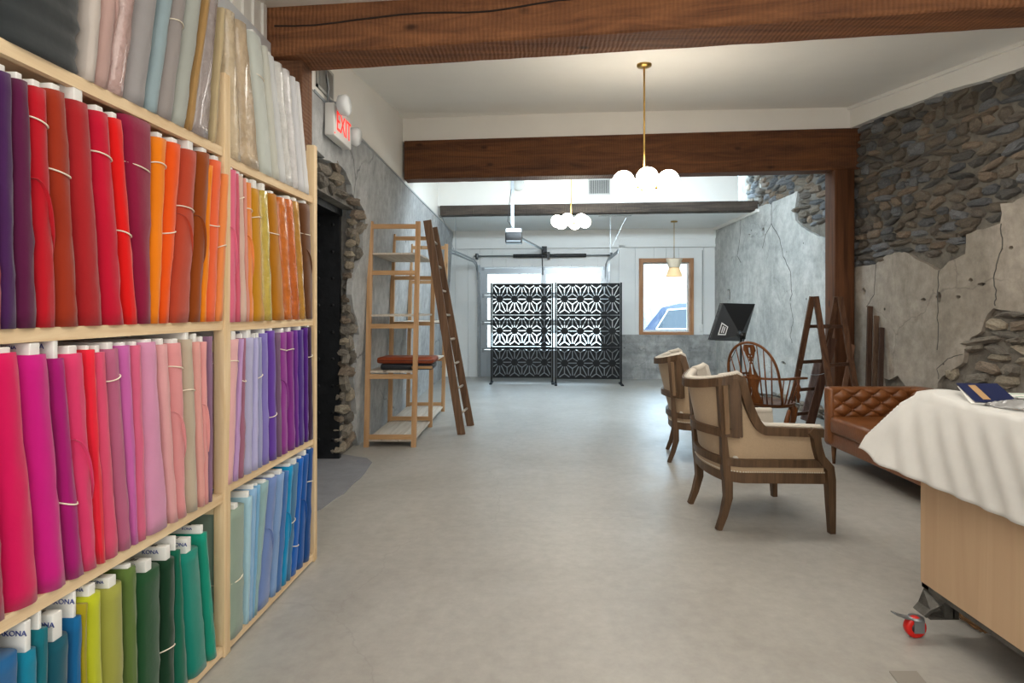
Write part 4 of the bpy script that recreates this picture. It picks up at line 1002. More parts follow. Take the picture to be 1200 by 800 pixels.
# ------------------------------------------------------------------ black lattice screens
m_scr = mat('black_screen', '#06090c', .6, spec=.3)
def screen_panel(w, h, a):
    """hemp leaf lattice: slots along the triangle edges and a Y in every triangle; returns mesh in x-z, centred at x"""
    rowh = h / 2; bm = bmesh.new(); wd = a * .062; r0 = a * .235
    def poly(ps):
        try: bm.faces.new([bm.verts.new((p[0], 0, p[1])) for p in ps])
        except ValueError: pass
    def sub(A, B, G):
        A = Vector(A); B = Vector(B); G = Vector(G); ab = (B - A).normalized(); n = Vector((-ab.y, ab.x))
        if n.dot(G - A) < 0: n = -n
        ag = (G - A).normalized(); m1 = Vector((-ag.y, ag.x)); m1 = m1 if m1.dot(B - A) > 0 else -m1
        bg = (G - B).normalized(); m2 = Vector((-bg.y, bg.x)); m2 = m2 if m2.dot(A - B) > 0 else -m2
        P1 = A + ab * r0; P2 = B - ab * r0; Q1 = A + ag * r0 * .95; Q2 = B + bg * r0 * .95; q = wd / 2
        # inner corner at G: intersection of the two inset lines, by symmetry on the bisector
        bis = ((A - G).normalized() + (B - G).normalized()).normalized(); ang = math.acos(max(-1, min(1, bis.dot((A - G).normalized())))); Gi = G + bis * (q / math.sin(ang))
        poly([A, P1, P1 + n * q, P2 + n * q, P2, B, Q2, Q2 + m2 * q, Gi, Q1 + m1 * q, Q1])
    nx = int(w / a) + 3
    for j in range(-1, 3):
        z = (j - .0) * rowh - rowh * 0; xo = (j % 2) * a / 2
        for i in range(-nx, nx):
            A = (i * a + xo, z); B = (i * a + a + xo, z); C = (i * a + a / 2 + xo, z + rowh); D = (i * a + a / 2 + xo, z - rowh)
            for T in (C,):
                G = ((A[0] + B[0] + T[0]) / 3, (A[1] + B[1] + T[1]) / 3); sub(A, B, G); sub(B, T, G); sub(T, A, G)
            T = D; G = ((A[0] + B[0] + T[0]) / 3, (A[1] + B[1] + T[1]) / 3); sub(A, B, G); sub(B, T, G); sub(T, A, G)
    for co, no in (((-w / 2, 0, 0), (-1, 0, 0)), ((w / 2, 0, 0), (1, 0, 0)), ((0, 0, 0), (0, 0, -1)), ((0, 0, h), (0, 0, 1))):
        bmesh.ops.bisect_plane(bm, geom=list(bm.verts) + list(bm.edges) + list(bm.faces), plane_co=co, plane_no=no, clear_outer=True)
    ex = bmesh.ops.extrude_face_region(bm, geom=list(bm.faces))
    for v in [g for g in ex['geom'] if isinstance(g, bmesh.types.BMVert)]: v.co.y += .006
    bmesh.ops.recalc_face_normals(bm, faces=bm.faces)
    t_ = .014
    mb = MB(); bm.verts.ensure_lookup_table(); bm.verts.index_update()
    mb.add([v.co[:] for v in bm.verts], [[v.index for v in f.verts] for f in bm.faces]); bm.free()
    mb.box(-w / 2, w / 2, -.004, .012, 0, t_); mb.box(-w / 2, w / 2, -.004, .012, h - t_, h); mb.box(-w / 2, -w / 2 + t_, -.004, .012, 0, h); mb.box(w / 2 - t_, w / 2, -.004, .012, 0, h)
    return mb.mesh('lattice_panel', m_scr)
pm = screen_panel(1.13, .575, .285)
def screen(x0, x1, Y, rz, label):
    w = x1 - x0; o = thing('privacy_screen', label, 'screen', ((x0 + x1) / 2, Y, 0), rz, None)
    for k in range(3): inst('lattice_panel', pm, o, (0, 0, .10 + k * .582), (0, 0, 0), ((w - .04) / 1.13, 1, 1))
    for s_ in (-1, 1):
        MB().box(s_ * w / 2 - .014, s_ * w / 2 + .014, -.008, .02, 0.01, 1.85).build('post', m_scr, o)
        MB().bbox(s_ * w / 2 - .025, s_ * w / 2 + .025, -.20, .20, 0.0, .022, .004).build('foot', m_scr, o)
screen(-.665, .465, 10.52, R(-1), 'black lattice privacy screen on the left, in front of the garage door')
screen(.515, 1.70, 10.33, R(-2), 'black lattice privacy screen on the right, nearer the window')

# ------------------------------------------------------------------ chandeliers and pendant
m_brass = mat('brushed_brass', '#b59555', .3, metal=.9); m_globe = mat('lit_opal_glass', '#fff4e2', .3, emit=17)
def chandelier(x, y, zt, zg, label, rot):
    o = thing('globe_chandelier', label, 'lamp', (x, y, zt), rot)
    MB().lathe([(.0, 0), (.06, 0), (.06, -.018), (.02, -.03), (.0, -.03)], n=20).build('canopy', m_brass, o)
    d = zg - zt; MB().tube([(0, 0, -.02), (0, 0, d)], .008, 8).build('rod', m_brass, o)
    MB().sphere((0, 0, d - .0), .032, 14, 8).build('hub', m_brass, o)
    for k in range(6):
        a = k * math.pi / 3; ca, sa = math.cos(a), math.sin(a)
        am = MB().tube([(0, 0, d), (.07 * ca, .07 * sa, d - .03), (.13 * ca, .13 * sa, d - .02)], .007, 8)
        am.lathe([(.012, 0), (.034, .012), (.038, .03)], (.118 * ca, .118 * sa, d - .018), 12, Matrix.Rotation(a, 3, 'Z') @ Matrix.Rotation(R(80), 3, 'Y'))
        ao = am.build('arm', m_brass, o)
        MB().sphere((.205 * ca, .205 * sa, d - .0), .088, 24, 14).build('globe', m_globe, ao)
    return o
chandelier(.963, 4.69, cz(4.69), 2.40, 'brass chandelier with six lit glass globes nearest the camera', R(25))
chandelier(.63, 8.2, 3.66, 2.63, 'brass chandelier with six lit glass globes behind the middle beam', R(10))
pd = thing('pendant_lamp', 'cream hourglass pendant lamp hanging in front of the window', 'lamp', (2.63, 10.2, 2.945))
MB().lathe([(0, 0), (.06, 0), (.06, -.02), (0, -.022)], n=16).build('canopy', m_brass, pd)
MB().tube([(0, 0, -.01), (0, 0, -.68)], .006, 6).build('rod', m_brass, pd)
us = MB(); us.lathe([(.145, -.68), (.095, -.83)], n=24, cap=False); us.lathe([(.142, -.68), (.092, -.83)], n=24, cap=False); us.build('upper_shade', mat('linen_shade', '#d8cbb4', .8, var=.05, scale=40), pd)
ls = MB(); ls.lathe([(.09, -.835), (.145, -.99)], n=24, cap=False); ls.lathe([(.087, -.835), (.142, -.99)], n=24, cap=False); ls.build('lower_shade', mat('lit_linen_shade', '#e8c898', .8, emit=.35), pd)
MB().lathe([(.094, -.826), (.096, -.83), (.094, -.838)], n=24).build('band', m_brass, pd)
MB().sphere((0, 0, -.91), .04, 14, 8).build('bulb', mat('lit_bulb', '#ffe6b0', .3, emit=8), pd)

# ------------------------------------------------------------------ upholstered armchairs
m_wal = wood('walnut_frame', '#3c2c1e', '#6a523c', 'z', .45, .9, .12); m_lin = mat('oat_linen', '#ab9478', .9, var=.06, scale=120, bump=.1, sheen=.2); m_cream = mat('cream_linen', '#c0b9ad', .9, var=.05, scale=120, bump=.1, sheen=.2)
m_nail = mat('pale_nailhead', '#d8d2c4', .35, metal=.4)
def lerp(a, b, t): return a + (b - a) * t
def sstep(t): t = max(0, min(1, t)); return t * t * (3 - 2 * t)
def outline(s, z):
    """plan of the shell: s in [-1,1], 0 = middle of the back, +-1 = front of the arms; x forward"""
    a = abs(s); sg = 1 if s >= 0 else -1
    lean_ = (max(0, z - .36)) * .24 * (1 - .80 * sstep(a / .42) - .20 * sstep((a - .42) / .12))
    if a < .30:
        t = a / .30; x = -.285 - .035 * (1 - t * t); y = .235 * t
    elif a < .42:
        t = (a - .30) / .12; x = lerp(-.285, -.19, t); y = lerp(.235, .285, sstep(t))
    else:
        t = (a - .42) / .58; x = lerp(-.19, .285, t); y = lerp(.285, .335, t)
    y *= 1 + .12 * max(0, z - .4) * (1 - sstep((a - .3) / .3))
    return Vector((x - lean_, sg * y, z))
def topz(s):
    a = abs(s)
    if a < .42: return .905 + .065 * (a / .42) ** 2
    if a < .60:
        t = (a - .42) / .18; return .64 + .33 * (1 - t) ** 2.6
    return lerp(.64, .63, (a - .60) / .40)
def make_chair(label):
    o = thing('upholstered_armchair', label, 'armchair')
    # outer and inner shell surfaces
    def shell(off, zlow):
        def fn(u, v):
            s = -1 + 2 * u; zt = topz(s); z = lerp(zlow, zt - .012, v); p = outline(s, z)
            q = outline(s + .01, z) - outline(s - .01, z); nrm = Vector((-q.y, q.x, 0)).normalized()
            return p + nrm * off
        return fn
    MB().grid(72, 12, shell(-.012, .37)).build('outer_upholstery', m_lin, o)
    bulge = lambda u, v: .055 + .012 * math.sin(math.pi * v)
    def inner(u, v):
        s = -1 + 2 * u; zt = topz(s); z = lerp(.40, zt - .004, v); p = outline(s, z); q = outline(s + .01, z) - outline(s - .01, z); nrm = Vector((-q.y, q.x, 0)).normalized()
        return p + nrm * bulge(u, v)
    # which side is inside: towards the chair centre
    test_ = outline(0.0, .5); q = outline(.01, .5) - outline(-.01, .5); nn = Vector((-q.y, q.x, 0)).normalized(); sgn = 1 if nn.dot(Vector((0, 0, .5)) - test_) > 0 else -1
    def inner2(u, v):
        s = -1 + 2 * u; zt = topz(s); z = lerp(.40, zt - .004, v); p = outline(s, z); q = outline(s + .01, z) - outline(s - .01, z); nrm = Vector((-q.y, q.x, 0)).normalized() * sgn
        return p + nrm * bulge(u, v)
    MB().grid(72, 12, inner2).build('inner_upholstery', m_cream, o)
    # rolled cream edge on top and its wooden rail outside
    def path(off, dz, n=90, a0=-1.0, a1=1.0):
        P = []
        for i in range(n + 1):
            s = lerp(a0, a1, i / n); z = topz(s) + dz; p = outline(s, z); q = outline(min(1, s + .01), z) - outline(max(-1, s - .01), z); nrm = Vector((-q.y, q.x, 0)).normalized() * sgn
            P.append(p + nrm * off)
        return P
    MB().tube(path(.032, .002), .026, 8).build('edge_roll', m_cream, o)
    MB().strip(path(-.004, -.018), .030, .052).build('top_rail', m_wal, o)
    nl = MB()
    for p in path(.006, .012, 150): nl.cbox(p, (.0075, .0075, .005))
    nlo = nl.build('nailheads', m_nail, o); nlo['kind'] = 'stuff'
    # mid and lower rails round the outside
    def ring(z, off, w, t, a0, a1, name, m=m_wal):
        P = []
        for i in range(61):
            s = lerp(a0, a1, i / 60); p = outline(s, z); q = outline(min(1, s + .01), z) - outline(max(-1, s - .01), z); nrm = Vector((-q.y, q.x, 0)).normalized() * sgn; P.append(p + nrm * off)
        return MB().strip(P, w, t).build(name, m, o)
    ring(.605, -.006, .03, .05, -.40, .40, 'mid_rail'); ring(.425, -.006, .032, .045, -1, 1, 'lower_rail'); ring(.335, 0.01, .05, .065, -1, 1, 'seat_rail')
    ring(.385, .01, .045, .05, -1, 1, 'seat_band', m_lin)
    nl = MB()
    for i in range(120):
        s = lerp(-1, 1, i / 119); p = outline(s, .372); q = outline(min(1, s + .01), .372) - outline(max(-1, s - .01), .372); nrm = Vector((-q.y, q.x, 0)).normalized() * sgn; nl.cbox(p - nrm * .014, (.007, .007, .007))
    nlo = nl.build('nailheads', m_nail, o); nlo['kind'] = 'stuff'
    MB().strip([(.285, -.335, .335), (.31, -.2, .335), (.315, 0, .335), (.31, .2, .335), (.285, .335, .335)], .045, .065).build('front_rail', m_wal, o)
    for sg in (-1, 1):
        # rear post with sabre leg
        P = [outline(sg * .30, .94), outline(sg * .30, .75), outline(sg * .30, .55), outline(sg * .30, .36), Vector((-.275, sg * .235, .30)), Vector((-.272, sg * .235, .20)), Vector((-.30, sg * .238, .09)), Vector((-.335, sg * .24, 0))]
        MB().strip(P, [.04, .042, .045, .05, .05, .045, .038, .032], [.03, .032, .036, .05, .052, .048, .04, .034], up=(1, 0, 0)).build('rear_leg', m_wal, o)
        # wide wooden wing panel
        Pz = [.585, .65, .72, .80, .87, .945]; mbw = MB(); vs = []
        for z in Pz:
            s1 = sg * .355; e_ = .40
            for k in range(15):
                e2 = .34 + k * .006
                if topz(e2) < z + .02: break
                e_ = e2
            p0 = outline(s1, z); p1 = outline(sg * e_, z)
            for p in (p0, p1):
                q = outline(s1 + .01, z) - outline(s1 - .01, z); nrm = Vector((-q.y, q.x, 0)).normalized() * sgn; vs += [p - nrm * .022, p - nrm * .004]
        fs = []
        for i in range(len(Pz) - 1):
            b = 4 * i; fs += [(b, b + 2, b + 6, b + 4), (b + 1, b + 5, b + 7, b + 3), (b + 2, b + 3, b + 7, b + 6), (b, b + 4, b + 5, b + 1)]
        fs += [(0, 1, 3, 2), tuple(4 * (len(Pz) - 1) + k for k in (0, 2, 3, 1))]
        mbw.add(vs, fs); mbw.build('wing_panel', m_wal, o)
        P = [outline(sg * .345, .90) , outline(sg * .345, .78), outline(sg * .345, .60)]
        MB().strip([p + Vector((-.024, sg * .014, 0)) for p in P], .014, .028, up=(1, 0, 0)).build('wing_slat', wood('light_wing_slat', '#6e563e', '#8a7055', 'z', .6), o)
        # front leg rising into the scrolled arm post
        P = [Vector((.335, sg * .345, 0)), Vector((.328, sg * .345, .18)), Vector((.325, sg * .342, .33)), Vector((.318, sg * .34, .40)), Vector((.265, sg * .338, .46)), Vector((.245, sg * .338, .53)), Vector((.235, sg * .337, .59)), Vector((.20, sg * .335, .628))]
        MB().strip(P, [.036, .046, .052, .05, .046, .046, .046, .045], [.034, .044, .05, .05, .05, .046, .046, .045], up=(1, 0, 0)).build('front_leg', m_wal, o)
    # seat cushion
    def cush(u, v):
        s = 1
        return None
    MB().bbox(-.255, .325, -.275, .275, .36, .475, .05).build('seat_cushion', m_cream, o)
    lp = MB().bbox(-.17, -.04, -.21, .21, .46, .70, .055)
    lb = lp.build('lumbar_pillow', m_cream, o)
    return o
ch = make_chair('oat linen armchair with walnut frame, nearer of the two, beside the sofa')
ch.location = (1.50, 3.80, 0); ch.rotation_euler = (0, 0, R(4.5))
ch2 = copy_tree(ch); ch2['label'] = 'matching oat linen armchair standing behind the nearer one'; ch2.location = (1.645, 5.26, 0); ch2.rotation_euler = (0, 0, R(-12))
ch['group'] = ch2['group'] = 'pair of walnut framed armchairs'

# ------------------------------------------------------------------ windsor chair
m_wd = wood('windsor_brown', '#4c2a14', '#87532b', 'z', .4, 1.2, .1); m_ws = wood('windsor_seat', '#4a2b16', '#7d4f2d', 'y', .4, 1.0, .1)
wc = thing('windsor_chair', 'brown bow back windsor armchair between softbox stand and trestle ladder', 'chair', (2.39, 5.68, 0), R(41))
# local: x forward, y left
def seat_fn(u, v):
    a = 2 * math.pi * u; r = v; c, s_ = math.cos(a), math.sin(a); rx, ry = .23, .255
    return (rx * r * (abs(c) ** .8) * (1 if c > 0 else -1), ry * r * (abs(s_) ** .8) * (1 if s_ > 0 else -1), .455 - .012 * (1 - r ** 2) )
sm = MB(); sm.grid(32, 6, seat_fn); sm.lathe([(.0, .42), (.9, .418), (1.0, .435), (1.0, .455)], n=32, M=Matrix.Diagonal((.228, .252, 1)), cap=False)
sm.build('seat', m_ws, wc)
bow = []
for i in range(33):
    a = math.pi * i / 32; y = .255 * math.cos(a); zz = .70 + .35 * math.sin(a) ** .85; x = -.20 - (zz - .45) * .28; bow.append((x, y, zz))
bow = [(-.185, .245, .46), (-.22, .25, .58)] + bow + [(-.22, -.25, .58), (-.185, -.245, .46)]
MB().tube(bow, .013, 8).build('bow', m_wd, wc)
arm = []
for i in range(33):
    a = -1 + 2 * i / 32; th_ = a * math.pi / 2
    if abs(a) < .6: t = a / .6 * math.pi / 2; arm.append((-.02 - .255 * math.cos(t), .285 * math.sin(t), .705))
    else: t = (abs(a) - .6) / .4; arm.append((-.02 + .20 * t, (.285 + .02 * t) * (1 if a > 0 else -1), .705 - .01 * t))
MB().strip(arm, .036, .020).build('arm_rail', m_wd, wc)
def sp(p, q, r=.0065, name='spindle'): MB().tube([p, Vector(p).lerp(Vector(q), .4), q], [r, r * 1.25, r * .8], 6).build(name, m_wd, wc)
for y in (-.17, -.115, -.065, .065, .115, .17):
    zz = .70 + .35 * (1 - (y * 1.25 / .255) ** 2) ** .45 if abs(y * 1.25) < .255 else .72; x = -.20 - (zz - .45) * .28
    sp((-.19, y * .85, .45), (x, y * 1.2, zz))
for sg in (-1, 1):
    for k in range(4):
        t = k / 3; sp((-.15 + .22 * t, sg * .215, .45), (-.17 + .25 * t, sg * (.25 + .04 * t ** .5), .70))
    MB().lathe([(.010, 0), (.014, .03), (.022, .07), (.012, .10), (.020, .13), (.024, .15), (.012, .18), (.016, .215), (.010, .25)], (.135, sg * .25, .452), 12).build('arm_post', m_wd, wc)
    # cabriole front leg
    MB().tube([(.13, sg * .17, .44), (.155, sg * .20, .37), (.15, sg * .195, .28), (.13, sg * .175, .16), (.125, sg * .17, .06), (.15, sg * .185, .012)], [.034, .036, .028, .018, .014, .022], 10).build('leg', m_wd, wc)
    prof = [(.012, 0), (.016, .08), (.013, .12), (.021, .2), (.013, .24), (.023, .32), (.016, .43)]
    Mx = Matrix.Rotation(sg * R(-8), 3, 'X') @ Matrix.Rotation(R(12), 3, 'Y')
    MB().lathe(prof, (-.225, sg * .225, 0), 10, Mx).build('leg', m_wd, wc)
MB().tube([(.13, -.175, .15), (0, -.19, .15), (-.19, -.21, .15)], .010, 8).build('stretcher', m_wd, wc)
MB().tube([(.13, .175, .15), (0, .19, .15), (-.19, .21, .15)], .010, 8).build('stretcher', m_wd, wc)
MB().tube([(-.02, -.19, .15), (-.02, 0, .155), (-.02, .19, .15)], [.009, .015, .009], 8).build('stretcher', m_wd, wc)
# pierced splat
def splat_side(z):
    t = (z - .45) / .58
    return .034 + .016 * math.cos(t * 14) + .012 * (t < .5) + (.012 if t > .9 else 0)
spb = MB(); zs = [.45 + .58 * i / 40 for i in range(41)]
for i in range(40):
    z0, z1 = zs[i], zs[i + 1]
    def X_(z): return -.20 - (z - .45) * .28 + .004
    def strip_(ya0, yb0, ya1, yb1):
        vs = [(X_(z0), ya0, z0), (X_(z0), yb0, z0), (X_(z1), yb1, z1), (X_(z1), ya1, z1)]; vs += [(x - .010, y, z) for x, y, z in vs]
        spb.add(vs, [(0, 1, 2, 3), (7, 6, 5, 4), (0, 4, 5, 1), (1, 5, 6, 2), (2, 6, 7, 3), (3, 7, 4, 0)])
    s0, s1 = splat_side(z0), splat_side(z1); tm_ = ((z0 + z1) / 2 - .45) / .58
    if .50 < tm_ < .68 or .86 < tm_ < .95:
        strip_(-s0, -.010, -s1, -.010); strip_(.010, s0, .010, s1)
    elif .70 < tm_ < .73 or .79 < tm_ < .82:
        strip_(-s0, -.020, -s1, -.020); strip_(-.007, .007, -.007, .007); strip_(.020, s0, .020, s1)
    elif .75 < tm_ < .78:
        strip_(-s0, -.026, -s1, -.026); strip_(-.016, .016, -.016, .016); strip_(.026, s0, .026, s1)
    else: strip_(-s0, s0, -s1, s1)
spb.build('splat', m_wd, wc)

# ------------------------------------------------------------------ softbox on a stand
sb = thing('softbox_light', 'black studio softbox on a thin stand behind the windsor chair', 'studio light', (2.33, 6.22, 0))
ob = Vector((2.33, 6.22, 0))
m_sbx = mat('black_softbox_cloth', '#0c0d0f', .55, var=.2, scale=30, bump=.15)
TL, TR, BR, BL = W(847, 355, 6.30), W(885, 356, 6.45), W(872, 400, 6.40), W(833, 398.5, 6.25)
AP = W(867, 391, 6.05)
nrm = (TR - TL).cross(BL - TL).normalized(); 
if nrm.y < 0: nrm = -nrm
cen = (TL + TR + BR + BL) / 4
ap4 = [AP + (p - cen) * .12 for p in (TL, TR, BR, BL)]
q = MB(); vs = [p - ob for p in (TL, TR, BR, BL)] + [p - ob for p in ap4] + [p + nrm * .05 - ob for p in (TL, TR, BR, BL)]
q.add(vs, [(0, 1, 5, 4), (1, 2, 6, 5), (2, 3, 7, 6), (3, 0, 4, 7), (4, 5, 6, 7), (0, 8, 9, 1), (1, 9, 10, 2), (2, 10, 11, 3), (3, 11, 8, 0)]); q.build('hood', m_sbx, sb)
MB().add([p + nrm * .03 - ob for p in (TL, TR, BR, BL)] + [p + nrm * .034 - ob for p in (TL, TR, BR, BL)], [(0, 1, 2, 3), (7, 6, 5, 4), (0, 4, 5, 1), (1, 5, 6, 2), (2, 6, 7, 3), (3, 7, 4, 0)]).build('diffuser', mat('diffuser_cloth', '#d8d8d4', .8), sb)
MB().tube([AP - ob + Vector((0, .03, .01)), AP - ob + Vector((0, -.09, -.02))], .03, 12).build('lamp_socket', m_black, sb)
MB().cbox(AP - ob + Vector((0.01, -.03, -.02)), (.06, .05, .07)).build('bracket', m_black, sb)
px_ = AP.x - ob.x; py_ = AP.y - ob.y - .03
MB().tube([(px_, py_, AP.z - .05), (px_, py_, .62)], .009, 8).build('stand_pole', m_black, sb)
MB().tube([(px_, py_, .95), (px_, py_, .35)], .013, 8).build('stand_pole', m_black, sb)
for k in range(3):
    a = R(40 + 120 * k); MB().tube([(px_, py_, .62), (px_ + .33 * math.cos(a), py_ + .33 * math.sin(a), .012)], .008, 6).build('leg', m_black, sb)
MB().tube([(px_ - .01, py_, AP.z - .08), (px_ - .12, py_, AP.z - .3), (px_ - .10, py_, .6), (px_ - .06, py_, .2)], .004, 5).build('cable', m_black, sb)
# logo patch sewn on the left flank of the hood
lw = MB(); a_, b_, c_, d_ = TL, BL, ap4[3], ap4[0]
nfl = (b_ - a_).cross(d_ - a_).normalized(); nfl = nfl if nfl.y < 0 else -nfl
def fp(u, v): return (a_.lerp(b_, v)).lerp(d_.lerp(c_, v), u) + nfl * .003 - ob
for (u0, v0, u1, v1) in ((.22, .44, .26, .86), (.5, .44, .54, .86), (.22, .44, .54, .48), (.22, .82, .54, .86), (.32, .52, .36, .78), (.4, .52, .44, .78)):
    lw.add([fp(u0, v0), fp(u1, v0), fp(u1, v1), fp(u0, v1)] + [p - nfl * .002 for p in (fp(u0, v0), fp(u1, v0), fp(u1, v1), fp(u0, v1))], [(0, 1, 2, 3), (7, 6, 5, 4), (0, 4, 5, 1), (1, 5, 6, 2), (2, 6, 7, 3), (3, 7, 4, 0)])
lw.build('logo_patch', mat('white_patch', '#d8dadc', .6), sb)

# ------------------------------------------------------------------ trestle ladder and loose planks
m_tr = wood('old_trestle', '#3a2418', '#6a4a34', 'z', .65, 1.0, .25); m_tr2 = wood('old_trestle_rung', '#3a261a', '#65493a', 'x', .65)
tl = thing('trestle_ladder', 'dark brown double sided wooden trestle ladder by the timber post', 'ladder', (3.0, 6.0, 0)); ot = Vector((3.0, 6.0, 0))
A1, A2 = Vector((2.99, 5.97, 1.50)), Vector((3.33, 6.13, 1.50)); L1, L2, R1, R2 = Vector((2.90, 6.36, 0)), Vector((3.27, 6.56, 0)), Vector((3.08, 5.62, 0)), Vector((3.44, 5.80, 0))
for a, b, w_ in ((L1, A1, 0), (L2, A2, 0), (R1, A1 + Vector((.02, -.03, 0)), 0), (R2, A2 + Vector((.02, -.03, 0)), 0)):
    MB().bar(a - ot, b - ot, .055, .028, up=(0, 1, 0)).build('rail', m_tr, tl)
for t in (.13, .32, .53, .79):
    MB().bar(L1.lerp(A1, t) - ot, L2.lerp(A2, t) - ot, .022, .035).build('rung', m_tr2, tl)
    MB().bar(R1.lerp(A1, t) - ot, R2.lerp(A2, t) - ot, .022, .035).build('rung', m_tr2, tl)
wire = [L1.lerp(A1, .48).lerp(R1.lerp(A1, .48), k / 8) - ot + Vector((0, 0, -.04 * math.sin(math.pi * k / 8))) for k in range(9)]
MB().tube(wire, .003, 5).build('wire', m_steel, tl)
def plank(a, b, w, t, c1, c2, label, up=(0, 1, 0)):
    key = 'plank_' + c1[1:]; o = MB().bar(a, b, w, t, up=up).build('wood_plank', wood(key, c1, c2, 'z', .8, 1, .3)); tag(o, label, 'plank', 'planks leaning by the timber post')
plank((3.34, 6.80, .03), (3.60, 6.98, .72), .16, .022, '#5a4a46', '#84726c', 'short grey brown plank leaning behind the trestle ladder')
plank((3.10, 6.28, .03), (3.35, 6.24, 1.05), .09, .022, '#3a241a', '#5f4334', 'dark plank leaning behind the trestle ladder against the post', up=(0, 1, 0))
plank((3.50, 5.86, .03), (3.625, 6.02, 1.40), .05, .025, '#36241c', '#5c4638', 'tallest dark plank leaning right of the timber post')
plank((3.50, 5.76, .03), (3.63, 5.92, 1.30), .045, .022, '#4a362a', '#75604e', 'lighter brown plank leaning right of the timber post')
plank((3.50, 5.66, .03), (3.63, 5.83, 1.18), .045, .022, '#2f211b', '#4f3c32', 'shortest dark plank leaning right of the timber post')
plank((3.30, 6.10, .03), (3.56, 6.23, .98), .05, .022, '#6a4c3a', '#92705a', 'pale brown plank leaning across the timber post')

# ------------------------------------------------------------------ leather sofa
m_lea = mat('tan_leather', '#7a4a26', .38, var=.14, scale=5, bump=.12, bscale=60, coat=.1); m_slg = wood('sofa_leg', '#4f341f', '#7c583a', 'z', .5)
SX0, SX1, SY0, SY1 = 2.66, 3.50, 3.02, 5.12
so = thing('leather_sofa', 'tan leather tufted sofa against the stone wall', 'sofa', ((SX0 + SX1) / 2, (SY0 + SY1) / 2, 0)); osf = Vector(((SX0 + SX1) / 2, (SY0 + SY1) / 2, 0))
def S(mb, name, m=m_lea, **k): o = mb.build(name, m, so, **k); o.location = -osf; return o
S(MB().bbox(SX0 + .02, SX1, SY0, SY1, .16, .29, .012), 'base')
S(MB().bbox(SX0 - .005, SX1 - .19, SY0 + .115, (SY0 + SY1) / 2 - .004, .285, .43, .035), 'seat_cushion')
S(MB().bbox(SX0 - .005, SX1 - .19, (SY0 + SY1) / 2 + .004, SY1 - .115, .285, .43, .035), 'seat_cushion')
S(MB().bbox(SX0 + .0, SX1, SY1 - .11, SY1, .17, .68, .03), 'arm'); S(MB().bbox(SX0 + .0, SX1, SY0, SY0 + .11, .17, .68, .03), 'arm')
S(MB().bbox(SX1 - .13, SX1, SY0 + .1, SY1 - .1, .17, .69, .03), 'backrest')
def tuft(origin, du, dv, nu, nv, nrm, amp, name):
    """diamond tufted pad, buttons at the creases' crossings"""
    def fn(u, v):
        a, b = u * nu, v * nv; g = abs(math.cos(math.pi * (a + b) / 2) * math.cos(math.pi * (a - b) / 2))
        edge = min(1, min(u, 1 - u) * nu * 1.5, 1) * min(1, min(v, 1 - v) * nv * 2.0)
        h = amp * (g ** .45) * (.35 + .65 * edge) 
        return Vector(origin) + Vector(du) * u + Vector(dv) * v + Vector(nrm) * h
    p = S(MB().grid(nu * 10, nv * 10, fn), name)
    bt = MB()
    cnt = 0
    for i in range(1, nu):
        for j in range(1, nv):
            if (i + j) % 2 == 1:
                c = Vector(origin) + Vector(du) * (i / nu) + Vector(dv) * (j / nv) + Vector(nrm) * (.006)
                b = MB().sphere(c, .011, 8, 6).build('button', m_lea, p)
    return p
tuft((SX0 + .03, SY1 - .112, .42), (SX1 - SX0 - .16, 0, 0), (0, 0, .25), 8, 4, (0, -1, 0), .035, 'tufted_pad')
tuft((SX1 - .132, SY0 + .11, .42), (0, SY1 - SY0 - .22, 0), (0, 0, .25), 20, 4, (-1, 0, 0), .035, 'tufted_pad')
for x in (SX0 + .06, SX1 - .06):
    for y in (SY0 + .07, SY1 - .07): S(MB().lathe([(.014, 0), (.026, .165)], (x, y, 0), 4), 'leg', m_slg)

# ------------------------------------------------------------------ work table with cloth
TX0, TX1, TY0, TY1, TZ = 1.70, 2.48, .75, 2.46, .985
m_ply = wood('birch_plywood', '#b7997a', '#c6a988', 'z', .5, .35, .05); m_fr = mat('worn_grey_steel', '#5c5a55', .45, metal=.6, var=.3, scale=15, bump=.2)
wt = thing('work_table', 'plywood cutting table on a grey steel frame with castors', 'table', ((TX0 + TX1) / 2, (TY0 + TY1) / 2, 0)); owt = Vector(((TX0 + TX1) / 2, (TY0 + TY1) / 2, 0))
def T(mb, name, m, par=None, **k):
    o = mb.build(name, m, par or wt, **k)
    if par is None: o.location = -owt
    return o
T(MB().box(TX0, TX0 + .018, TY0, TY1, .195, TZ - .02), 'side_panel', m_ply); T(MB().box(TX1 - .018, TX1, TY0, TY1, .195, TZ - .02), 'side_panel', m_ply)
T(MB().box(TX0 + .018, TX1 - .018, TY1 - .018, TY1, .195, TZ - .02), 'end_panel', m_ply); T(MB().box(TX0 + .018, TX1 - .018, TY0, TY0 + .018, .195, TZ - .02), 'end_panel', m_ply)
T(MB().box(TX0 - .01, TX1 + .01, TY0 - .01, TY1 + .01, TZ - .02, TZ), 'table_top', m_ply)
fr = MB()
for x in (TX0 + .005, TX1 - .045): fr.box(x, x + .04, TY0, TY1, .172, .195)
for y in (TY0, TY1 - .04): fr.box(TX0 + .005, TX1 - .005, y, y + .04, .172, .1949)
T(fr, 'base_frame', m_fr)
m_red = mat('red_polyurethane', '#c8180f', .35); m_hub = mat('castor_hub', '#2a2c30', .4)
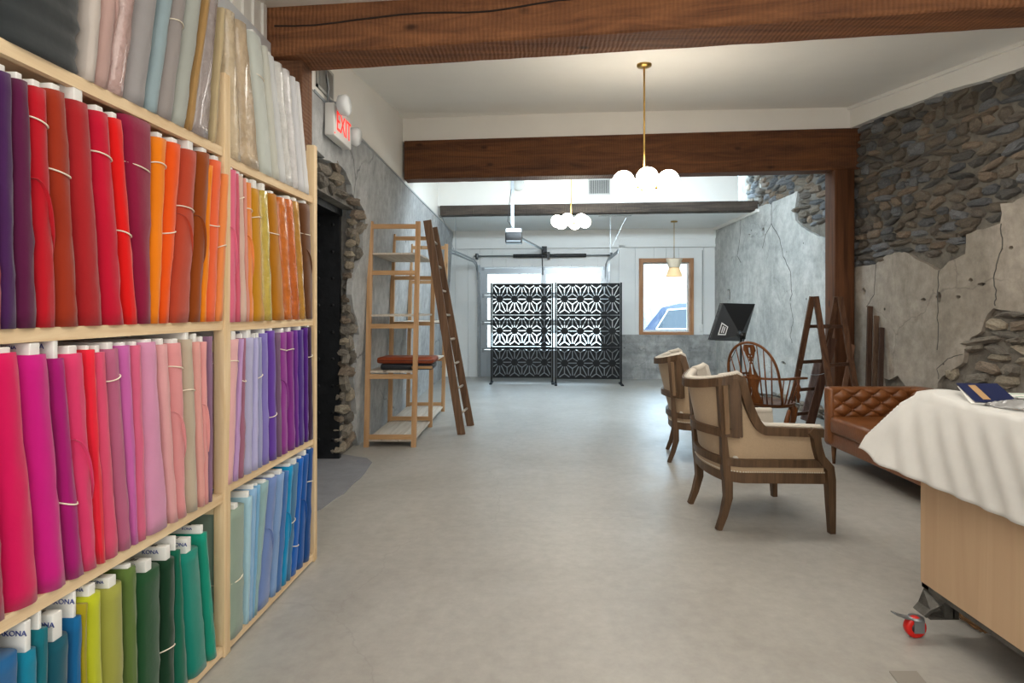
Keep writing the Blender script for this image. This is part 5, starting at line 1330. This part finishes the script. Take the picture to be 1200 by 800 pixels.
for (x, y, s_) in ((TX0 + .03, TY1 - .05, 1), (TX1 - .05, TY1 - .05, 0), (TX0 + .03, TY0 + .05, 0), (TX1 - .05, TY0 + .05, 0)):
    lg = MB()
    # bent channel outrigger leg
    lg.strip([(x, y - .01, .19), (x - .01, y, .15), (x - .045, y, .11), (x - .07, y, .085)], [.09, .09, .075, .07], [.012] * 4, up=(1, 0, 1)); lg.box(x + .0, x + .06, y - .05, y - .042, .085, .19); lg.box(x + .035, x + .042, y - .05, y + .03, .085, .19); lg.box(x - .06, x + .06, y - .05, y + .03, .082, .088)
    lgo = T(lg, 'outrigger_leg', m_fr)
    cs = MB(); cx_, cy_ = x - .105, y - .03
    cs.lathe([(.03, .076), (.03, .083)], (cx_, cy_, 0), 14); cs.box(cx_ - .02, cx_ + .022, cy_ - .022, cy_ - .018, .025, .078); cs.box(cx_ - .02, cx_ + .022, cy_ + .018, cy_ + .022, .025, .078)
    co = cs.build('castor_fork', m_steel, wt); co.location = -owt
    wh = MB().lathe([(.026, -.015), (.039, -.015), (.043, -.010), (.043, .010), (.039, .015), (.026, .015)], (cx_ - .005, cy_, .043), 20, Matrix.Rotation(R(90), 3, 'X')).build('wheel', m_red, co)
    MB().lathe([(.004, -.016), (.022, -.015), (.022, .015), (.004, .016)], (cx_ - .005, cy_, .043), 16, Matrix.Rotation(R(90), 3, 'X')).build('hub', m_hub, co)
    br_ = MB(); br_.strip([(cx_ - .02, cy_, .078), (cx_ - .05, cy_, .084), (cx_ - .075, cy_ - .005, .094), (cx_ - .10, cy_ - .01, .105)], [.03, .035, .035, .03], .005); br_.build('brake_pedal', m_steel, co)

# draped foam sheet
cl = MB(); NU, NV = 90, 90
XC0, XC1 = TX0 - .012, TX1 + .012; YC1 = TY1 + .012; ZC = TZ + .003
uL = .36; vF = .26                                     # overhang at the left side and at the far end
def cloth(u, v):
    s = -uL + (XC1 + uL - XC0) * u * 1.0               # distance from the left table edge, negative = hanging
    t = (YC1 - TY0) - (YC1 - TY0 + vF) * v             # v=0 near end ... v=1 hanging at the far end; t negative = hanging
    t = (YC1 - TY0) * (1) - ((YC1 - TY0) + vF) * v
    hs_ = max(0, -s); ht = max(0, -t)
    x = XC0 + max(s, 0); y = YC1 - max(t, 0); z = ZC
    # the free corner: swings out and down
    hang = math.hypot(hs_, ht) if (hs_ and ht) else hs_ + ht
    if hs_ > 0 and ht == 0:
        x -= .035 * (1 - math.exp(-hs_ * 9)) + .007 * math.sin(58 * (y + .45 * hs_)) * min(1, hs_ * 8); z -= hs_ - .02 * (1 - math.exp(-hs_ * 9))
        k = max(0, 1 - t / .5); x -= hs_ * .28 * k * k; z += hs_ * .10 * k * k; y += hs_ * .10 * k * k
    elif ht > 0 and hs_ == 0:
        y += .03 * (1 - math.exp(-ht * 9)) + .012 * math.sin(x * 30) * min(1, ht * 5); z -= ht - .02
        k = max(0, 1 - s / .5); y += ht * .32 * k * k; z += ht * .12 * k * k; x -= ht * .10 * k * k
    elif ht > 0 and hs_ > 0:
        x -= .035 + hs_ * .28 + ht * .10; y += .03 + ht * .32 + hs_ * .10
        z -= (hs_ ** 2 + ht ** 2) ** .5 * .80 + .02 - .45 * min(hs_, ht)
    else:
        z += .006 * math.exp(-((s - .05) ** 2) * 60) * math.sin(y * 40) ** 2 + .010 * (noise.noise(Vector((x * 3.5, y * 3.5, 1))) + .35) 
        d = math.hypot(s - .10, t - .06); z += .030 * math.exp(-d * d * 55)
        z += .02 * math.exp(-((s - .62) ** 2) * 30) * math.exp(-(t ** 2) * 14)
    return (x, y, z + .006 * math.sin(y * 52 + x * 9) * (1 if hs_ == 0 and s < .35 else 0) * .6)
cl.grid(NU, NV, cloth)
m_cl = mat('white_foam_sheet', '#d2d1cc', .75, var=.03, scale=14, sheen=.2)
clo = cl.build('table_cloth', m_cl); sol = clo.modifiers.new('thick', 'SOLIDIFY'); sol.thickness = .003; sol.offset = 1
tag(clo, 'white foam sheet draped over the cutting table', 'cloth')
# things on the table
bk = thing('open_booklet', 'navy booklet with a tan stripe lying on the white sheet', 'booklet', (1.83, 2.27, TZ + .048), R(-6)); bk.rotation_euler = (R(26), 0, R(-6))
MB().cbox((0, 0, .004), (.155, .13, .004)).build('cover', mat('navy_card', '#0e1c48', .45), bk)
MB().cbox((-.028, 0, .0065), (.028, .10, .001)).build('stripe', mat('tan_strip', '#b08c60', .7), bk)
MB().cbox((-.045, -.01, -.003), (.08, .12, .003), Matrix.Rotation(R(-8), 3, 'Z')).build('page', mat('paper', '#e6e4de', .7), bk)
bg = MB(); bg.grid(40, 16, lambda u, v: (1.76 + .20 * u + .02 * v, 2.15 - .13 * u + .07 * v, TZ + .016 + .030 * math.sin(math.pi * v) * math.sin(math.pi * min(1, u * 1.1)) ** .6 + .008 * noise.noise(Vector((u * 14, v * 9, 3)))))
def plastic():
    m = bpy.data.materials.new('clear_bag_plastic'); m.use_nodes = True; b = m.node_tree.nodes['Principled BSDF']; b.inputs['Base Color'].default_value = (.35, .35, .34, 1); b.inputs['Roughness'].default_value = .12; b.inputs['Coat Weight'].default_value = .6
    b.inputs['Alpha'].default_value = .75; return m
bgo = bg.build('plastic_bag', plastic()); tag(bgo, 'crumpled clear plastic bag on the white sheet beside the navy booklet', 'bag'); s2 = bgo.modifiers.new('t', 'SOLIDIFY'); s2.thickness = .004
pp = thing('paper_sheets', 'white paper sheets edged in green at the right of the table', 'paper', (2.12, 2.33, TZ + .03), R(-4))
MB().cbox((0, 0, 0), (.30, .12, .004)).build('sheet', mat('paper', '#e6e4de', .7), pp)
MB().cbox((0, -.05, .0025), (.30, .006, .001)).build('green_edge', mat('green_edge', '#3f9a74', .6), pp); MB().cbox((0, .03, .0025), (.30, .005, .001)).build('green_edge', mat('green_edge', '#3f9a74', .6), pp)

# basket under the table
wb = thing('wicker_basket', 'brown wicker basket on the floor under the cutting table', 'basket', (2.11, 2.49, 0), R(3))
bm_ = MB()
for k in range(9):
    z = .012 + k * .013; P = []
    for i in range(48):
        a = 2 * math.pi * i / 48; w = .004 * (1 if (i + k) % 2 else -1); c, s_ = math.cos(a), math.sin(a); ex_ = .3
        P.append(((.20 + .02 * k / 9 + w) * abs(c) ** ex_ * (1 if c > 0 else -1), (.095 + .02 * k / 9 + w) * abs(s_) ** ex_ * (1 if s_ > 0 else -1), z))
    bm_.tube(P, .0065, 5, closed=True)
mbk = mat('wicker', '#7d5a36', .7, var=.45, scale=40)
bo = bm_.build('weave', mbk, wb); bo['kind'] = 'stuff'
MB().lathe([(0, .002), (.17, .002), (.17, .008), (0, .008)], n=20, M=Matrix.Diagonal((1, .5, 1))).build('base', mbk, wb)

# ------------------------------------------------------------------ outside
gr = MB().add([(-30, 11.75, -.25), (40, 11.75, -.25), (40, 80, -.25), (-30, 80, -.25)], [(0, 1, 2, 3)]).build('ground', mat('pale_gravel', '#a8a49c', .9, var=.15, scale=2), kind='structure', label='pale ground outside the garage')
hl = MB().grid(60, 20, lambda u, v: (-40 + 90 * u, 38 + 26 * v, -.3 + 15 * v ** .9 + 1.6 * noise.noise(Vector((u * 9, v * 4, 1)))))
tag(hl.build('hillside', mat('winter_hill', '#7a7268', .95, var=.5, scale=.9, bump=.6)), 'pale scrubby hillside outside beyond the garage', 'hill')
m_bark = mat('bare_bark', '#8d8074', .9)
def bare_tree(x, y, z, h, seed, label):
    rr = random.Random(seed); mb = MB()
    def br(p, d, L_, r, dep):
        q = p + d * L_; mb.tube([p, p.lerp(q, .5) + Vector((rr.uniform(-.05, .05), 0, 0)) * L_, q], [r, r * .8, r * .6], 4)
        if dep:
            for k in range(3):
                nd = (d + Vector((rr.uniform(-.8, .8), rr.uniform(-.6, .6), rr.uniform(-.1, .5)))).normalized(); br(q, nd, L_ * rr.uniform(.55, .8), r * .6, dep - 1)
    br(Vector((0, 0, 0)), Vector((0, 0, 1)), h * .35, h * .018, 4); o = mb.build('bare_tree', m_bark); o.location = (x, y, z); tag(o, label, 'tree', 'bare trees on the hillside')
k = 0
for x, w_ in ((-4.5, 'left part'), (.3, 'middle'), (5.5, 'right part')):
    bare_tree(x, 36, -.4, 7.5, 50 + k, 'leafless tree on the hillside seen through the %s of the garage door glass' % w_); k += 1
up_ = thing('utility_pole', 'thin utility pole with crossarm seen through the window', 'pole', (7.6, 35, -.25))
MB().tube([(0, 0, 0), (0, 0, 3.4)], .06, 8).build('pole', m_bark, up_); MB().cbox((0, 0, 3.1), (.85, .08, .08)).build('crossarm', m_bark, up_)
for dz, w_ in ((0, 'lowest'), (.5, 'middle'), (1.0, 'highest')):
    o = MB().tube([(-6, 33, 5.0 + dz), (4, 33.5, 4.6 + dz), (9, 34, 4.2 + dz), (16, 34, 4.3 + dz)], .03, 4).build('power_line', m_black); tag(o, w_ + ' of the three thin power lines seen through the window', 'cable', 'power lines outside')
# car
car = thing('parked_car', 'blue estate car parked outside the timber window', 'car', (4.95, 15.2, -.25))
m_car = mat('pale_blue_paint', '#1a2b45', .25, coat=.4); m_cg = mat('car_glass', '#10202a', .15); m_tyre = mat('tyre', '#17181a', .8); m_chrome = mat('pale_trim', '#dfe6ec', .3)
side = [(-2.25, .35), (-2.25, .95), (-2.05, 1.05), (-1.55, 1.66), (-1.1, 1.76), (.7, 1.76), (1.35, 1.10), (2.3, .95), (2.35, .35)]
MB().prism(side, lambda a, b, d: (a, d * (1 if b < 1.1 else .9), b), -.9, .9).build('body', m_car, car)
wnd = [(-1.72, 1.12), (-1.42, 1.60), (-.62, 1.66), (-.62, 1.12)]; wnd2 = [(-.54, 1.12), (-.54, 1.66), (.62, 1.66), (1.1, 1.12)]
for wd_ in (wnd, wnd2):
    MB().prism([(a, b) for a, b in wd_], lambda a, b, d: (a, d, b), -.915, -.905).build('side_window', m_cg, car)
    P = [(a, -.92, b) for a, b in wd_] + [(wd_[0][0], -.92, wd_[0][1])]; MB().tube(P, .018, 5).build('window_trim', m_chrome, car)
for sg in (-.8, .8): MB().tube([(-1.3, sg * .9, 1.80), (.5, sg * .9, 1.80)], .02, 6).build('roof_rail', m_chrome, car)
for x in (-1.45, 1.45):
    for y in (-.82, .82): MB().lathe([(.0, -.11), (.33, -.11), (.35, 0), (.33, .11), (0, .11)], (x, y, .35), 20, Matrix.Rotation(R(90), 3, 'X')).build('wheel', m_tyre, car)
